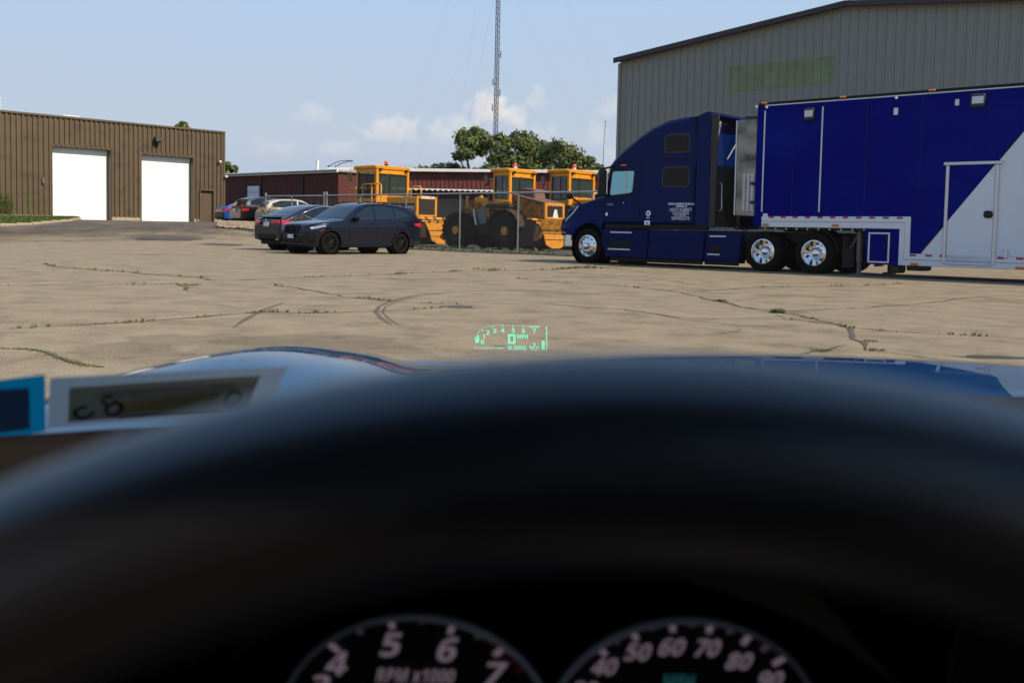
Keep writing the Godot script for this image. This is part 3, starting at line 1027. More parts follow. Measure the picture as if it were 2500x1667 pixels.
func red_buildings() -> void:
	var t := thing("shaded_red_building", "long low red metal building, its shade painted in as darker red, with pale eave and light blue-grey door", "building", Vector3(-23.9, 0, -85.0), yaw(132))
	var flat_top := func(_x): return 5.02
	var g := G.new()
	ribs(g, -6.0, 14.2, 0.3, flat_top, 0.30, 0.03)
	part("wall_cladding", g, M.shaded_red_steel, t)
	g = G.new()
	g.box(Vector3(14.1, 2.6, -8.0), Vector3(0.2, 4.8, 15.9))
	part("side_wall", g, M.shaded_red_steel, t)
	g = G.new()
	g.box(Vector3(4.0, 2.6, -15.9), Vector3(20, 4.8, 0.2))
	part("side_wall", g, M.shaded_red_steel, t)
	g = G.new()
	g.box(Vector3(4.1, 5.1, -7.9), Vector3(20.6, 0.14, 16.4))
	part("roof", g, M.roofing, t)
	g = G.new()
	g.box(Vector3(4.1, 5.1, 0.2), Vector3(20.7, 0.26, 0.12), 0.02)
	part("eave_trim", g, M.white_paint, t)
	var d := group_part("shutter_door", t, Vector3(3.1, 0.95, 0.06))
	for k in 6:
		g = G.new()
		g.box(Vector3(0, 0.26 + k * 0.53, 0), Vector3(1.7, 0.515, 0.06), 0.02)
		part("door_panel", g, M.trailer_white, d)
	for x in [4.2, 9.9]:
		g = G.new()
		g.box(Vector3(x, 2.9, 0.06), Vector3(0.12, 4.2, 0.1), 0.01)
		part("downpipe", g, M.dark_trim, t)
	g = G.new()
	g.tube([Vector3(9.0, 5.1, -2), Vector3(9.0, 6.2, -2)], 0.12, 8)
	part("roof_vent", g, M.white_paint, t)
	# second, sunlit range with an awning
	t = thing("sunlit_red_building", "sunlit brick-red metal building with white eave and scalloped awning behind the loaders", "building", Vector3(-12.6, 0, -80.0), yaw(88))
	var rise := func(x: float): return 5.45 + 0.012 * x
	g = G.new()
	ribs(g, -2.0, 26.0, 0.0, rise, 0.36, 0.035)
	part("wall_cladding", g, M.red_steel, t)
	g = G.new()
	g.box(Vector3(26.0, 2.8, -8), Vector3(0.15, 5.3, 16))
	part("side_wall", g, M.red_steel, t)
	g = G.new()
	g.box(Vector3(-1.95, 2.7, -8), Vector3(0.1, 5.2, 16))
	part("side_wall", g, M.red_steel, t)
	g = G.new()
	g.box(Vector3(12, 5.62, -8), Vector3(28.6, 0.14, 16.6), 0.0, Basis(Vector3.BACK, 0.012))
	part("roof", g, M.roofing, t)
	g = G.new()
	g.box(Vector3(12, 5.62, 0.35), Vector3(28.7, 0.24, 0.12), 0.02, Basis(Vector3.BACK, 0.012))
	part("eave_trim", g, M.white_paint, t)
	# corrugated awning sheet on posts
	g = G.new()
	var ge := G.new()
	var nx := 480
	for i in nx:
		var xa := -1.5 + 24.0 * i / nx
		var xb := -1.5 + 24.0 * (i + 1) / nx
		var ya := 0.04 * sin(xa * TAU / 0.42)
		var yb := 0.04 * sin(xb * TAU / 0.42)
		g.quad(Vector3(xa, 3.95 + ya, 3.2), Vector3(xb, 3.95 + yb, 3.2), Vector3(xb, 4.15 + yb, 0.04), Vector3(xa, 4.15 + ya, 0.04))
		ge.quad(Vector3(xa, 3.86 + ya * 1.3, 3.22), Vector3(xb, 3.86 + yb * 1.3, 3.22), Vector3(xb, 3.97, 3.22), Vector3(xa, 3.97, 3.22))
	part("awning", g, M.dark_trim, t)
	part("awning_edge", ge, M.white_paint, t)
	for k in 7:
		g = G.new()
		g.box(Vector3(-1.2 + 3.9 * k, 1.95, 3.1), Vector3(0.12, 3.7, 0.12), 0.01)
		part("awning_post", g, M.dark_trim, t)
	g = G.new()
	g.box(Vector3(11, 1.65, 0.2), Vector3(22, 3.3, 0.3), 0.02)
	part("block_wall", g, M.grey_wall, t)
	g = G.new()
	g.box(Vector3(9.9, 1.5, 0.38), Vector3(1.9, 3.0, 0.1), 0.02)
	part("purple_door", g, M.purple, t)
	g = G.new()
	g.box(Vector3(10.65, 4.95, 0.09), Vector3(0.2, 0.1, 0.1), 0.02)
	g.box(Vector3(10.8, 4.9, 0.22), Vector3(0.28, 0.12, 0.12), 0.03)
	part("floodlight", g, M.steel_worn, t)
	g = G.new()
	g.box(Vector3(12.8, 4.85, 0.09), Vector3(0.24, 0.34, 0.08), 0.02)
	part("meter_box", g, M.bulb_white, t)
	g = G.new()
	g.tube([Vector3(11.7, 4.1, 2.0), Vector3(11.7, 4.7, 2.0)], 0.07, 8)
	part("vent_pipe", g, M.white_paint, t)

# ---------------------------------------------------------------- trees and mast
func tree(called: String, label: String, at: Vector3, h: float, w: float, leaves: int, sd: int, crown_low := 0.3, leaf := 0.42, group := "", dark := 1.0) -> void:
	var r := RandomNumberGenerator.new()
	r.seed = sd
	var t := thing(called, label, "tree", at, 0.0, group)
	var g := G.new()
	g.tube([Vector3(0, -0.3, 0), Vector3(0.1, h * 0.3, 0.05), Vector3(0.0, h * 0.62, 0.0)], w * 0.075, 8, w * 0.03)
	part("trunk", g, M.bark, t)
	var cl := []
	var n := 26
	for i in n:
		var v := r.randf()
		var y := lerpf(crown_low, 0.93, v) * h
		var rad := w * (0.42 * sqrt(maxf(0.05, 1.0 - pow(v * 1.5 - 0.55, 2))))
		var a := r.randf() * TAU
		var q := Vector3(cos(a) * rad * r.randf_range(0.3, 1.0), y, sin(a) * rad * r.randf_range(0.3, 1.0))
		cl.append([q, w * r.randf_range(0.10, 0.19), r.randf_range(0.7, 1.3)])
	for i in 5:
		var a := r.randf() * TAU
		cl.append([Vector3(cos(a) * w * 0.24 * r.randf(), h * r.randf_range(0.86, 0.985), sin(a) * w * 0.2), w * r.randf_range(0.06, 0.11), 1.15])
	g = G.new()
	for c in cl.slice(0, 12):
		var p: Vector3 = c[0]
		g.tube([Vector3(0, clampf(p.y * 0.55, h * 0.15, h * 0.55), 0), p * 0.6 + Vector3(0, p.y * 0.2, 0), p], w * 0.022, 5, w * 0.006)
	part("limbs", g, M.bark, t)
	var vs := PackedVector3Array(); var ns := PackedVector3Array(); var cs := PackedColorArray()
	for i in leaves:
		var c: Array = cl[r.randi() % cl.size()]
		var d := Vector3(r.randfn(), r.randfn(), r.randfn()).normalized()
		var rr: float = c[1] * pow(r.randf(), 0.4) * r.randf_range(0.75, 1.15)
		var p: Vector3 = c[0] + Vector3(d.x * rr * 1.15, d.y * rr * 0.85, d.z * rr * 1.15)
		var nn := (d + Vector3(r.randfn(), r.randfn() + 0.5, r.randfn()) * 0.7).normalized()
		var u := nn.cross(Vector3(r.randfn(), r.randfn(), r.randfn())).normalized() * leaf * r.randf_range(0.55, 1.15)
		var v := nn.cross(u) * r.randf_range(0.5, 0.9)
		var tone: float = c[2] * r.randf_range(0.6, 1.35) * dark
		var col := Color(0.105 * tone, 0.135 * tone, 0.036 * tone)
		for q in [p - u, p + v * 0.6, p + u, p - u, p + u, p - v * 0.6]:
			vs.append(q); ns.append(nn); cs.append(col)
	var ar := []
	ar.resize(Mesh.ARRAY_MAX)
	ar[Mesh.ARRAY_VERTEX] = vs; ar[Mesh.ARRAY_NORMAL] = ns; ar[Mesh.ARRAY_COLOR] = cs
	var me := ArrayMesh.new()
	me.add_surface_from_arrays(Mesh.PRIMITIVE_TRIANGLES, ar)
	part("crown", me, M.leaf, t)

func trees() -> void:
	var far := "trees beyond the red buildings"
	tree("broadleaf_tree", "tall pale twin-topped tree right of the mast foot behind the middle loader cab", Vector3(-4.9, 0, -120), 13.3, 7.4, 9880, 101, 0.2, 0.30, far)
	tree("broadleaf_tree", "broad bushy tree directly behind the middle loader, right of the twin-topped tree", Vector3(0.4, 0, -118), 12.5, 9.0, 9880, 102, 0.2, 0.31, far)
	tree("broadleaf_tree", "dark round tree above the right loader cab", Vector3(5.0, 0, -112), 10.6, 9.0, 9880, 103, 0.15, 0.31, far, 0.8)
	tree("broadleaf_tree", "lowest tree of the clump, sloping down towards the truck mirror", Vector3(8.6, 0, -110), 9.2, 5.6, 5700, 104, 0.2, 0.3, far, 0.85)
	tree("broadleaf_tree", "low dark tree joining the twin-topped tree to the left", Vector3(-8.3, 0, -124), 9.0, 7.8, 5700, 105, 0.2, 0.31, far, 0.8)
	tree("broadleaf_tree", "small round tree peeping over the sunlit red building, left of the clump", Vector3(-12.0, 0, -128), 9.2, 6.7, 4940, 106, 0.2, 0.31, far)
	tree("broadleaf_tree", "pale green tree filling the gap between the twin-topped tree and the broad bushy one", Vector3(-2.0, 0, -126), 12.6, 7.5, 7000, 111, 0.15, 0.31, far, 1.1)
	tree("broadleaf_tree", "rounded tree between the broad bushy tree and the dark one above the right cab", Vector3(3.0, 0, -122), 11.6, 8.0, 7000, 112, 0.1, 0.31, far)
	tree("broadleaf_tree", "low tree at the right end of the clump beside the whip aerial", Vector3(7.2, 0, -118), 9.8, 7.0, 6000, 113, 0.1, 0.31, far)
	tree("broadleaf_tree", "green tree at the right corner of the brown workshop roof", Vector3(-27.4, 0, -96), 6.9, 3.4, 1800, 107, 0.2, 0.3, far)
	tree("broadleaf_tree", "tiny treetop above the left part of the shaded red building", Vector3(-30.8, 0, -120), 7.4, 4.0, 1200, 108, 0.2, 0.36, far)
	tree("broadleaf_tree", "tiny treetop above the shaded red building, left of the street lamp", Vector3(-27.7, 0, -119), 7.3, 4.2, 1200, 109, 0.2, 0.36, far)
	tree("broadleaf_tree", "leafy treetop showing over the flat roof of the brown workshop", Vector3(-31.9, 0, -95), 10.6, 5.4, 4940, 110, 0.25, 0.3, far)
	# bare twigs beside the left loader cab
	var g := G.new()
	for i in 16:
		var a := rng.randf_range(-0.7, 0.7)
		var l := rng.randf_range(0.8, 1.7)
		var b := Vector3(0.12 * sin(i * 3.0), 3.5, 0.1 * cos(i * 5.0))
		g.tube([b, b + Vector3(a * 0.5, l * 0.6, 0.1 * cos(i)), b + Vector3(a * 1.3, l, 0.2 * cos(i * 2.0))], 0.03, 4, 0.01)
	g.tube([Vector3(0, -0.2, 0), Vector3(0, 3.6, 0)], 0.10, 6, 0.07)
	var p := part("bare_tree", g, M.bark)
	p.position = Vector3(-9.9, 1.6, -92)
	tag(p, "leafless twiggy treetop just right of the left loader cab", "tree")
	# shrubs
	shrub("olive-green shrub at the left picture edge in front of the brown wall", Vector3(-28.75, 0.9, -56.1), 1.35, 1.2, 800, 201, 1.0)
	shrub("yellowish grassy shrub on the gravel bed in front of the blue car", on_ground(-14.0, -57.2), 1.0, 1.35, 800, 202, 1.5)
	# curved-arm street lamp
	g = G.new()
	g.tube([Vector3(0, 0, 0), Vector3(0, 6.5, 0)], 0.13, 8, 0.10)
	var l := thing("street_lamp", "dark street lamp with a double curved arm above the shaded red building", "street lamp", Vector3(-18.6, 0.5, -100))
	part("pole", g, M.haze_grey, l)
	g = G.new()
	g.tube([Vector3(0, 5.6, 0), Vector3(0.55, 6.25, 0), Vector3(1.2, 6.7, 0), Vector3(1.85, 6.88, 0)], 0.045, 6)
	g.tube([Vector3(0, 6.35, 0), Vector3(0.6, 6.75, 0), Vector3(1.2, 6.98, 0), Vector3(1.9, 7.02, 0)], 0.045, 6)
	for k in 4: g.tube([Vector3(0.3 + 0.4 * k, 6.05 + 0.22 * k, 0), Vector3(0.3 + 0.4 * k, 6.5 + 0.16 * k, 0)], 0.025, 5)
	part("arm", g, M.haze_grey, l)
	g = G.new()
	g.box(Vector3(2.1, 6.97, 0), Vector3(0.65, 0.14, 0.26), 0.04)
	part("lamp_head", g, M.steel_worn, l)

func shrub(label: String, at: Vector3, h: float, w: float, leaves: int, sd: int, tone: float) -> void:
	var r := RandomNumberGenerator.new()
	r.seed = sd
	var t := thing("shrub", label, "shrub", at)
	var g := G.new()
	for i in 7:
		var a := TAU * i / 7
		g.tube([Vector3.ZERO, Vector3(cos(a) * w * 0.15, h * 0.5, sin(a) * w * 0.15), Vector3(cos(a) * w * 0.35, h * 0.85, sin(a) * w * 0.35)], 0.02, 4, 0.006)
	part("stems", g, M.bark, t)
	g = G.new()
	for i in leaves:
		var a := r.randf() * TAU
		var v := pow(r.randf(), 0.7)
		var p := Vector3(cos(a) * w * 0.5 * sqrt(r.randf()) * (0.5 + 0.6 * v), v * h * r.randf_range(0.7, 1.1), sin(a) * w * 0.5 * sqrt(r.randf()))
		var d := Vector3(cos(a) * 0.5, 1.0, sin(a) * 0.5).normalized() * h * 0.13
		var s := Vector3(r.randfn(), 0.2, r.randfn()).normalized() * h * 0.022
		g.tri(p - s, p + s, p + d)
	part("foliage", g, M.weed if tone > 1.2 else M.grass, t)

func tower() -> void:
	var d := 200.0
	var t := thing("radio_mast", "tall thin guyed lattice radio mast rising out of the top of the picture", "radio mast", Vector3(-3.9, 0, -d))
	var hw := 0.42
	var legs := [Vector3(0, 0, hw), Vector3(-hw * 0.9, 0, -hw * 0.5), Vector3(hw * 0.9, 0, -hw * 0.5)]
	var step := 1.15
	for sec in 8:
		var g := G.new()
		for k in range(sec * 9, sec * 9 + 9):
			var y := k * step
			for i in 3:
				var a: Vector3 = legs[i] + Vector3(0, y, 0)
				var b: Vector3 = legs[(i + 1) % 3] + Vector3(0, y, 0)
				var up := Vector3(0, step, 0)
				g.tube([a, a + up], 0.085, 4)
				g.tube([a, b], 0.045, 3)
				g.tube([a, b + up], 0.045, 3)
		part("lattice_section", g, M.mast_red if sec % 3 == 2 else M.haze_grey, t)
	for q in [[14.5, -0.7], [17.5, 0.6], [24.5, -0.75], [27.5, 0.7], [29.5, -0.7], [35.0, 0.7]]:
		var g := G.new()
		g.tube([Vector3(q[1], q[0], 0.1), Vector3(q[1], q[0] + 1.3, 0.1)], 0.12, 6)
		g.tube([Vector3(0, q[0] + 0.3, 0), Vector3(q[1], q[0] + 0.3, 0.1)], 0.05, 4)
		part("antenna", g, M.haze_grey, t)
	for a in [[78.0, 33.0], [52.0, 30.0], [34.0, 26.0]]:
		for s in 3:
			var g := G.new()
			var an: float = deg_to_rad(8.0 + 120.0 * s)
			g.tube([Vector3(0, a[0], 0), Vector3(cos(an) * a[1], 0, sin(an) * a[1])], 0.012, 3)
			part("guy_wire", g, M.guy, t)

# ---------------------------------------------------------------- fence
func fence() -> void:
	var t := thing("chain_link_fence", "tall galvanised chain-link fence on steel posts around the machine yard", "fence", Vector3(-2.2, 0, -40.87), yaw(132))
	var gy := func(x: float) -> float:
		var p: Vector3 = t.transform * Vector3(x, 0, 0)
		return terrain(p.x, p.z)
	var posts := [-13.8, -11.6, -9.05, -8.85, -6.4, -3.3, 0.0, 3.2, 6.8, 10.4]
	for i in posts.size():
		var x: float = posts[i]
		var g := G.new()
		var top: float = 2.36 + (0.16 if i in [0, 2, 3] else 0.02)
		g.tube([Vector3(x, gy.call(x) - 0.1, 0), Vector3(x, top, 0)], 0.045 if i in [0, 2, 3] else 0.034, 8)
		part("post", g, M.galvanised, t)
	for s in [[-13.8, -9.05, 2.36, 2.34], [-8.85, 10.4, 2.35, 2.36], [-13.8, -9.05, 1.5, 1.5]]:
		var g := G.new()
		g.tube([Vector3(s[0], s[2], 0), Vector3(s[1], s[3], 0)], 0.026 if s[2] < 2 else 0.032, 8)
		part("rail", g, M.galvanised, t)
	for s in [[-13.8, -9.05], [-8.85, 10.4]]:
		var g := G.new()
		var w: float = s[1] - s[0]
		var hh := 2.30
		var pitch := 0.085
		var y0 := 0.04
		var n := int((w + hh) / pitch)
		for i in n:
			var c := i * pitch
			for dir in [1.0, -1.0]:
				# each wire runs at 45 degrees from the foot to the rail, clipped at the ends
				var xa: float = s[0] + c - (hh if dir > 0 else 0.0)
				var ya := y0
				var xb: float = xa + dir * hh
				if dir < 0: xb = xa - hh
				var yb := y0 + hh
				var lo: float = minf(xa, xb); var hi: float = maxf(xa, xb)
				if hi <= s[0] or lo >= s[1]: continue
				var A := Vector3(xa, ya, 0); var B := Vector3(xb, yb, 0)
				for e in [s[0], s[1]]:
					if (A.x - e) * (B.x - e) < 0:
						var k: float = (e - A.x) / (B.x - A.x)
						var P := A.lerp(B, k)
						if (e == s[0] and A.x < e) or (e == s[1] and A.x > e): A = P
						else: B = P
				A.y += gy.call(A.x) * (1.0 - (A.y - y0) / hh)
				B.y += gy.call(B.x) * (1.0 - (B.y - y0) / hh)
				var o := Vector3(0, 0, 0.002 * dir)
				var q := Vector3(0.0028, 0, 0)
				var z := Vector3(0, 0, 0.0028)
				g.quad(A + o - q, A + o + q, B + o + q, B + o - q)
				g.quad(A + o - z, A + o + z, B + o + z, B + o - z)
		tag(part("chain_link", g, M.wire, t), "", "", "", "stuff")

# ---------------------------------------------------------------- wheel loaders (local x = rearwards, z = towards the camera, near tyres end at z = 0)
func loader_wheel(parent: Node, x: float, z: float, r: float, s: float) -> void:
	var w := group_part("wheel", parent, Vector3(x, r, z))
	var g := G.new()
	var hw := 0.30
	g.lathe([Vector2(r * 0.52, -hw * 0.8), Vector2(r * 0.80, -hw), Vector2(r * 0.93, -hw * 0.92), Vector2(r * 0.96, -hw * 0.5), Vector2(r * 0.96, hw * 0.5), Vector2(r * 0.93, hw * 0.92), Vector2(r * 0.80, hw), Vector2(r * 0.52, hw * 0.8)], 30)
	for k in 24:
		var a := TAU * k / 24
		for q in [-1, 1]:
			var ba := Basis(Vector3.BACK, a + q * 0.07)
			g.box(ba * Vector3(r * 0.955, 0, q * hw * 0.55), Vector3(0.09, 0.10, hw * 0.95), 0.015, ba * Basis(Vector3.RIGHT, q * 0.5))
	part("tyre", g, M.tyre_dusty, w)
	g = G.new()
	var zz := s * hw * 0.55
	g.lathe([Vector2(r * 0.53, zz * 0.2), Vector2(r * 0.55, zz * 1.3), Vector2(r * 0.50, zz * 1.35), Vector2(r * 0.42, zz * 0.6), Vector2(r * 0.24, zz * 0.7), Vector2(r * 0.22, zz * 1.2), Vector2(0.0, zz * 1.25)], 24)
	for k in 12:
		var a := TAU * k / 12
		g.box(Vector3(cos(a) * r * 0.33, sin(a) * r * 0.33, zz * 0.72), Vector3(0.035, 0.035, 0.05))
	part("rim", g, M.rust, w)
	g = G.new()
	g.lathe([Vector2(r * 0.24, zz * 1.2), Vector2(r * 0.22, zz * 1.45), Vector2(r * 0.1, zz * 1.6), Vector2(0, zz * 1.62)], 18)
	part("hub", g, M.old_yellow, w)

func make_loader(label: String, at: Vector3, s: float, o: Dictionary) -> Node3D:
	var t := thing("wheel_loader", label, "wheel loader", at, yaw(132), "wheel loaders in the machine yard")
	t.scale = Vector3.ONE * s
	var yel: Material = M.yellow
	var old: Material = M.old_yellow
	for w in [[0.0, -0.30, 1.0], [-3.1, -0.30, 1.0], [0.0, -2.3, -1.0], [-3.1, -2.3, -1.0]]:
		loader_wheel(t, w[0], w[1], 0.83, w[2])
	var g := G.new()
	g.slab(V2([-1.3, 0.75, 1.75, 0.75, 1.8, 1.45, -1.3, 1.5]), -1.95, -0.7, 0.03)
	g.slab(V2([-3.9, 0.65, -1.6, 0.7, -1.5, 1.35, -2.2, 1.55, -3.6, 1.5, -4.1, 1.0]), -1.85, -0.75, 0.03)
	g.box(Vector3(-1.45, 1.1, -1.3), Vector3(0.6, 0.5, 0.4), 0.05)
	g.box(Vector3(0, 0.83, -1.3), Vector3(0.4, 0.4, 1.6), 0.05)
	g.box(Vector3(-3.1, 0.83, -1.3), Vector3(0.4, 0.4, 1.6), 0.05)
	part("frame", g, M.rust, t)
	# engine hood
	var hp: PackedVector2Array = V2(o.hood)
	g = G.new()
	g.slab(hp, -1.95, -0.65, 0.04)
	part("engine_hood", g, M.grimy_shaded if o.get("dark_hood", false) == false else yel, t)
	var rear: float = o.rear
	var hy1: float = o.hood_top
	if o.has("hood_skin"):
		g = G.new()
		g.slab(V2(o.hood_skin), -1.98, -0.62, 0.015)
		part("hood_top", g, M.faded, t)
	if o.has("side_panel"):
		g = G.new()
		g.slab(V2(o.side_panel), -0.66, -0.645, 0.004)
		part("side_panel", g, M.machine_black, t)
	# rear grille with its frame
	var gr := group_part("rear_grille", t, Vector3(rear, 0, -1.3))
	g = G.new()
	g.box(Vector3(0.012, (hy1 + 1.42) / 2, 0), Vector3(0.03, hy1 - 1.52, 1.06))
	part("mesh_panel", g, M.machine_black, gr)
	for k in 9:
		g = G.new()
		g.box(Vector3(0.03, lerpf(1.5, hy1 - 0.14, k / 8.0), 0), Vector3(0.02, 0.02, 1.04), 0.005)
		part("grille_bar", g, M.rust, gr)
	g = G.new()
	for z in [-0.6, 0.6]: g.box(Vector3(0.03, (hy1 + 1.4) / 2, z), Vector3(0.10, hy1 - 1.4, 0.14), 0.02)
	g.box(Vector3(0.03, hy1 - 0.05, 0), Vector3(0.10, 0.14, 1.06), 0.02)
	g.box(Vector3(0.03, 1.43, 0), Vector3(0.10, 0.10, 1.06), 0.02)
	part("grille_frame", g, yel, gr)
	# counterweight
	g = G.new()
	g.slab(V2([rear - 0.5, 1.38, rear + 0.2, 1.38, rear + 0.22, 0.95, rear + 0.02, 0.55, rear - 0.5, 0.6]), -2.35, -0.25, 0.05)
	part("counterweight", g, M.grimy_shaded, t)
	# fenders, steps
	for z in [-0.30, -2.30]:
		g = G.new()
		var arc := []
		for k in 9:
			var a := lerpf(0.15, 2.75, k / 8.0)
			arc.append(Vector2(cos(a) * 0.95, 0.83 + sin(a) * 0.95))
		var ring := PackedVector2Array(arc)
		var back := arc.duplicate(); back.reverse()
		for q in back: ring.append(Vector2(0, 0.83) + (q - Vector2(0, 0.83)) * 1.05)
		g.slab(ring, z - 0.33, z + 0.33, 0.005)
		part("fender", g, M.rust, t)
	g = G.new()
	g.slab(V2([-2.05, 1.75, -1.45, 1.98, -1.35, 1.2, -1.75, 1.1]), -0.42, -0.36, 0.01)
	part("mudguard", g, M.steel_worn, t)
	g = G.new()
	g.box(Vector3(-2.05, 1.45, -0.3), Vector3(0.07, 0.75, 0.06), 0.01, Basis(Vector3.BACK, 0.25))
	part("guard_edge", g, M.trim_white, t)
	for k in 3:
		g = G.new()
		g.box(Vector3(-1.05, 0.7 + 0.32 * k, -0.40), Vector3(0.45, 0.05, 0.22), 0.01)
		part("step", g, M.machine_black, t)
	# platform under the cab
	g = G.new()
	g.box(Vector3(-0.6, 1.95, -1.3), Vector3(1.5, 0.16, 2.1), 0.03)
	part("platform", g, M.rust, t)
	# cab
	var cab := group_part("cab", t)
	var x0: float = o.cab[0]; var x1: float = o.cab[1]; var zn: float = -o.cab[2]; var zf: float = -2.6 + o.cab[2]; var y0: float = o.cab[3]; var y1: float = o.cab[4]
	var belt := y0 + (y1 - y0) * 0.16
	for q in [[x0, zn, 0.09], [x1, zn, 0.15], [x0, zf, 0.09], [x1, zf, 0.13]]:
		g = G.new()
		g.box(Vector3(q[0], (y0 + y1) / 2, q[1]), Vector3(q[2], y1 - y0, q[2]), 0.02)
		part("cab_post", g, yel, cab)
	g = G.new()
	g.slab(V2([x0 - 0.18, y1 - 0.02, x1 + 0.10, y1 - 0.02, x1 + 0.12, y1 + 0.10, x1 - 0.1, y1 + 0.16, x0 - 0.1, y1 + 0.15, x0 - 0.2, y1 + 0.08]), zf - 0.12, zn + 0.12, 0.04)
	part("cab_roof", g, yel, cab)
	g = G.new()
	for z in [zn, zf]:
		g.box(Vector3((x0 + x1) / 2, (y0 + belt) / 2, z), Vector3(x1 - x0 - 0.1, belt - y0, 0.06), 0.01)
		g.box(Vector3((x0 + x1) / 2, y1 - 0.10, z), Vector3(x1 - x0 - 0.1, 0.16, 0.06), 0.01)
	g.box(Vector3(x0, (y0 + belt) / 2, (zn + zf) / 2), Vector3(0.06, belt - y0, zn - zf - 0.1), 0.01)
	part("cab_panel", g, yel, cab)
	g = G.new()
	g.box(Vector3(x1, (y0 + belt) / 2 + 0.08, (zn + zf) / 2), Vector3(0.06, belt - y0 + 0.16, zn - zf - 0.14), 0.01)
	g.box(Vector3(x1 + 0.005, y1 - 0.13, (zn + zf) / 2), Vector3(0.08, 0.24, zn - zf - 0.12), 0.02)
	part("rear_header", g, yel, cab)
	# glass with dark gaskets
	var mullion := lerpf(zn, zf, 0.42)
	for z in [zn, zf]:
		g = G.new()
		g.box(Vector3((x0 + x1) / 2, (belt + y1) / 2 - 0.08, z), Vector3(x1 - x0 - 0.14, y1 - belt - 0.18, 0.012))
		part("side_window", g, M.cab_glass, cab)
		g = G.new()
		g.box(Vector3(x0 + 0.09, (belt + y1) / 2 - 0.05, z), Vector3(0.09, y1 - belt - 0.14, 0.05), 0.01)
		g.box(Vector3(x1 - 0.13, (belt + y1) / 2 - 0.05, z), Vector3(0.07, y1 - belt - 0.14, 0.05), 0.01)
		g.box(Vector3((x0 + x1) / 2, belt + 0.02, z), Vector3(x1 - x0 - 0.2, 0.07, 0.05), 0.01)
		g.box(Vector3((x0 + x1) / 2 + 0.05, (belt + y1) / 2 - 0.05, z), Vector3(0.06, y1 - belt - 0.14, 0.045), 0.01)
		part("window_gasket", g, M.machine_black, cab)
	for x in [x0, x1]:
		g = G.new()
		g.box(Vector3(x, (belt + y1) / 2 - 0.04, (zn + zf) / 2), Vector3(0.012, y1 - belt - 0.36, zn - zf - 0.2))
		part("rear_window" if x == x1 else "windscreen", g, M.cab_glass, cab)
	g = G.new()
	g.box(Vector3(x1 + 0.02, (belt + y1) / 2 - 0.04, mullion), Vector3(0.05, y1 - belt - 0.3, 0.07), 0.01)
	g.box(Vector3(x1 + 0.01, y1 - 0.28, (zn + zf) / 2), Vector3(0.05, 0.06, zn - zf - 0.2), 0.01)
	g.box(Vector3(x1 + 0.01, belt + 0.17, (zn + zf) / 2), Vector3(0.05, 0.05, zn - zf - 0.2), 0.01)
	part("window_gasket", g, M.machine_black, cab)
	g = G.new()
	g.box(Vector3((x0 + x1) / 2 + 0.1, y0 + 0.42, -1.3), Vector3(0.5, 0.16, 0.55), 0.05)
	g.box(Vector3((x0 + x1) / 2 + 0.34, y0 + 0.80, -1.3), Vector3(0.16, 0.75, 0.5), 0.05)
	g.tube([Vector3(x0 + 0.2, y0, -1.3), Vector3(x0 + 0.42, y0 + 0.75, -1.3)], 0.05, 6)
	part("seat", g, M.machine_black, cab)
	# beacon, lights, mirrors, exhaust
	g = G.new()
	g.xf = Transform3D(Basis(Vector3.RIGHT, -PI / 2), Vector3(x1 - 0.35, y1 + 0.16, -1.2))
	g.lathe([Vector2(0.09, 0), Vector2(0.09, 0.10), Vector2(0.0, 0.10)], 12)
	var be := part("beacon", g, M.trim_white if o.get("white_beacon", true) else M.machine_black, cab)
	g = G.new()
	g.xf = Transform3D(Basis(Vector3.RIGHT, -PI / 2), Vector3(x1 - 0.35, y1 + 0.26, -1.2))
	g.lathe([Vector2(0.095, 0), Vector2(0.095, 0.10), Vector2(0.07, 0.155), Vector2(0.0, 0.17)], 12)
	part("beacon_lens", g, M.beacon_orange, cab)
	for z in [zn - 0.15, zf + 0.15]:
		g = G.new()
		g.box(Vector3(x1 + 0.13, y1 - 0.04, z), Vector3(0.10, 0.12, 0.2), 0.03)
		part("work_light", g, M.machine_black, cab)
	for z in [zn + 0.3, zf - 0.3]:
		g = G.new()
		g.tube([Vector3(x0, y1 - 0.05, z - signf(z - zn + 0.01) * 0.3), Vector3(x0 - 0.2, y1 - 0.02, z), Vector3(x0 - 0.22, y1 - 0.5, z)], 0.018, 6)
		g.box(Vector3(x0 - 0.24, y1 - 0.38, z), Vector3(0.07, 0.42, 0.22), 0.03, Basis(Vector3.BACK, 0.15))
		part("mirror", g, M.machine_black, cab)
	g = G.new()
	g.tube([Vector3(o.stack, hy1 - 0.2, -1.3), Vector3(o.stack, hy1 + o.get("stack_h", 0.5), -1.3)], 0.075, 10)
	part("exhaust", g, M.faded if not o.get("steel_stack", false) else M.steel_worn, t)
	if o.has("intake"):
		g = G.new()
		g.slab(V2(o.intake), -1.75, -1.0, 0.04)
		part("air_intake", g, M.faded, t)
	# lift arms and cylinders at the front
	for z in [-0.85, -1.75]:
		g = G.new()
		g.slab(V2([-2.0, 1.75, -2.35, 2.15, -2.75, 2.18, -3.6, 1.65, -4.6, 0.75, -4.9, 0.5, -4.7, 0.35, -4.2, 0.65, -3.3, 1.35, -2.6, 1.75]), z - 0.07, z + 0.07, 0.02)
		part("lift_arm", g, M.grimy_shaded, t)
	g = G.new()
	for z in [-0.85, -1.75]: g.slab(V2([-1.75, 1.4, -2.3, 1.4, -2.35, 2.28, -2.1, 2.38, -1.85, 2.3]), z - 0.16, z - 0.09, 0.02)
	part("arm_tower", g, yel, t)
	g = G.new()
	g.slab(V2([-2.35, 2.2, -2.6, 2.48, -2.85, 2.40, -3.3, 1.6, -3.5, 1.1, -3.2, 1.1, -2.9, 1.7]), -1.38, -1.22, 0.03)
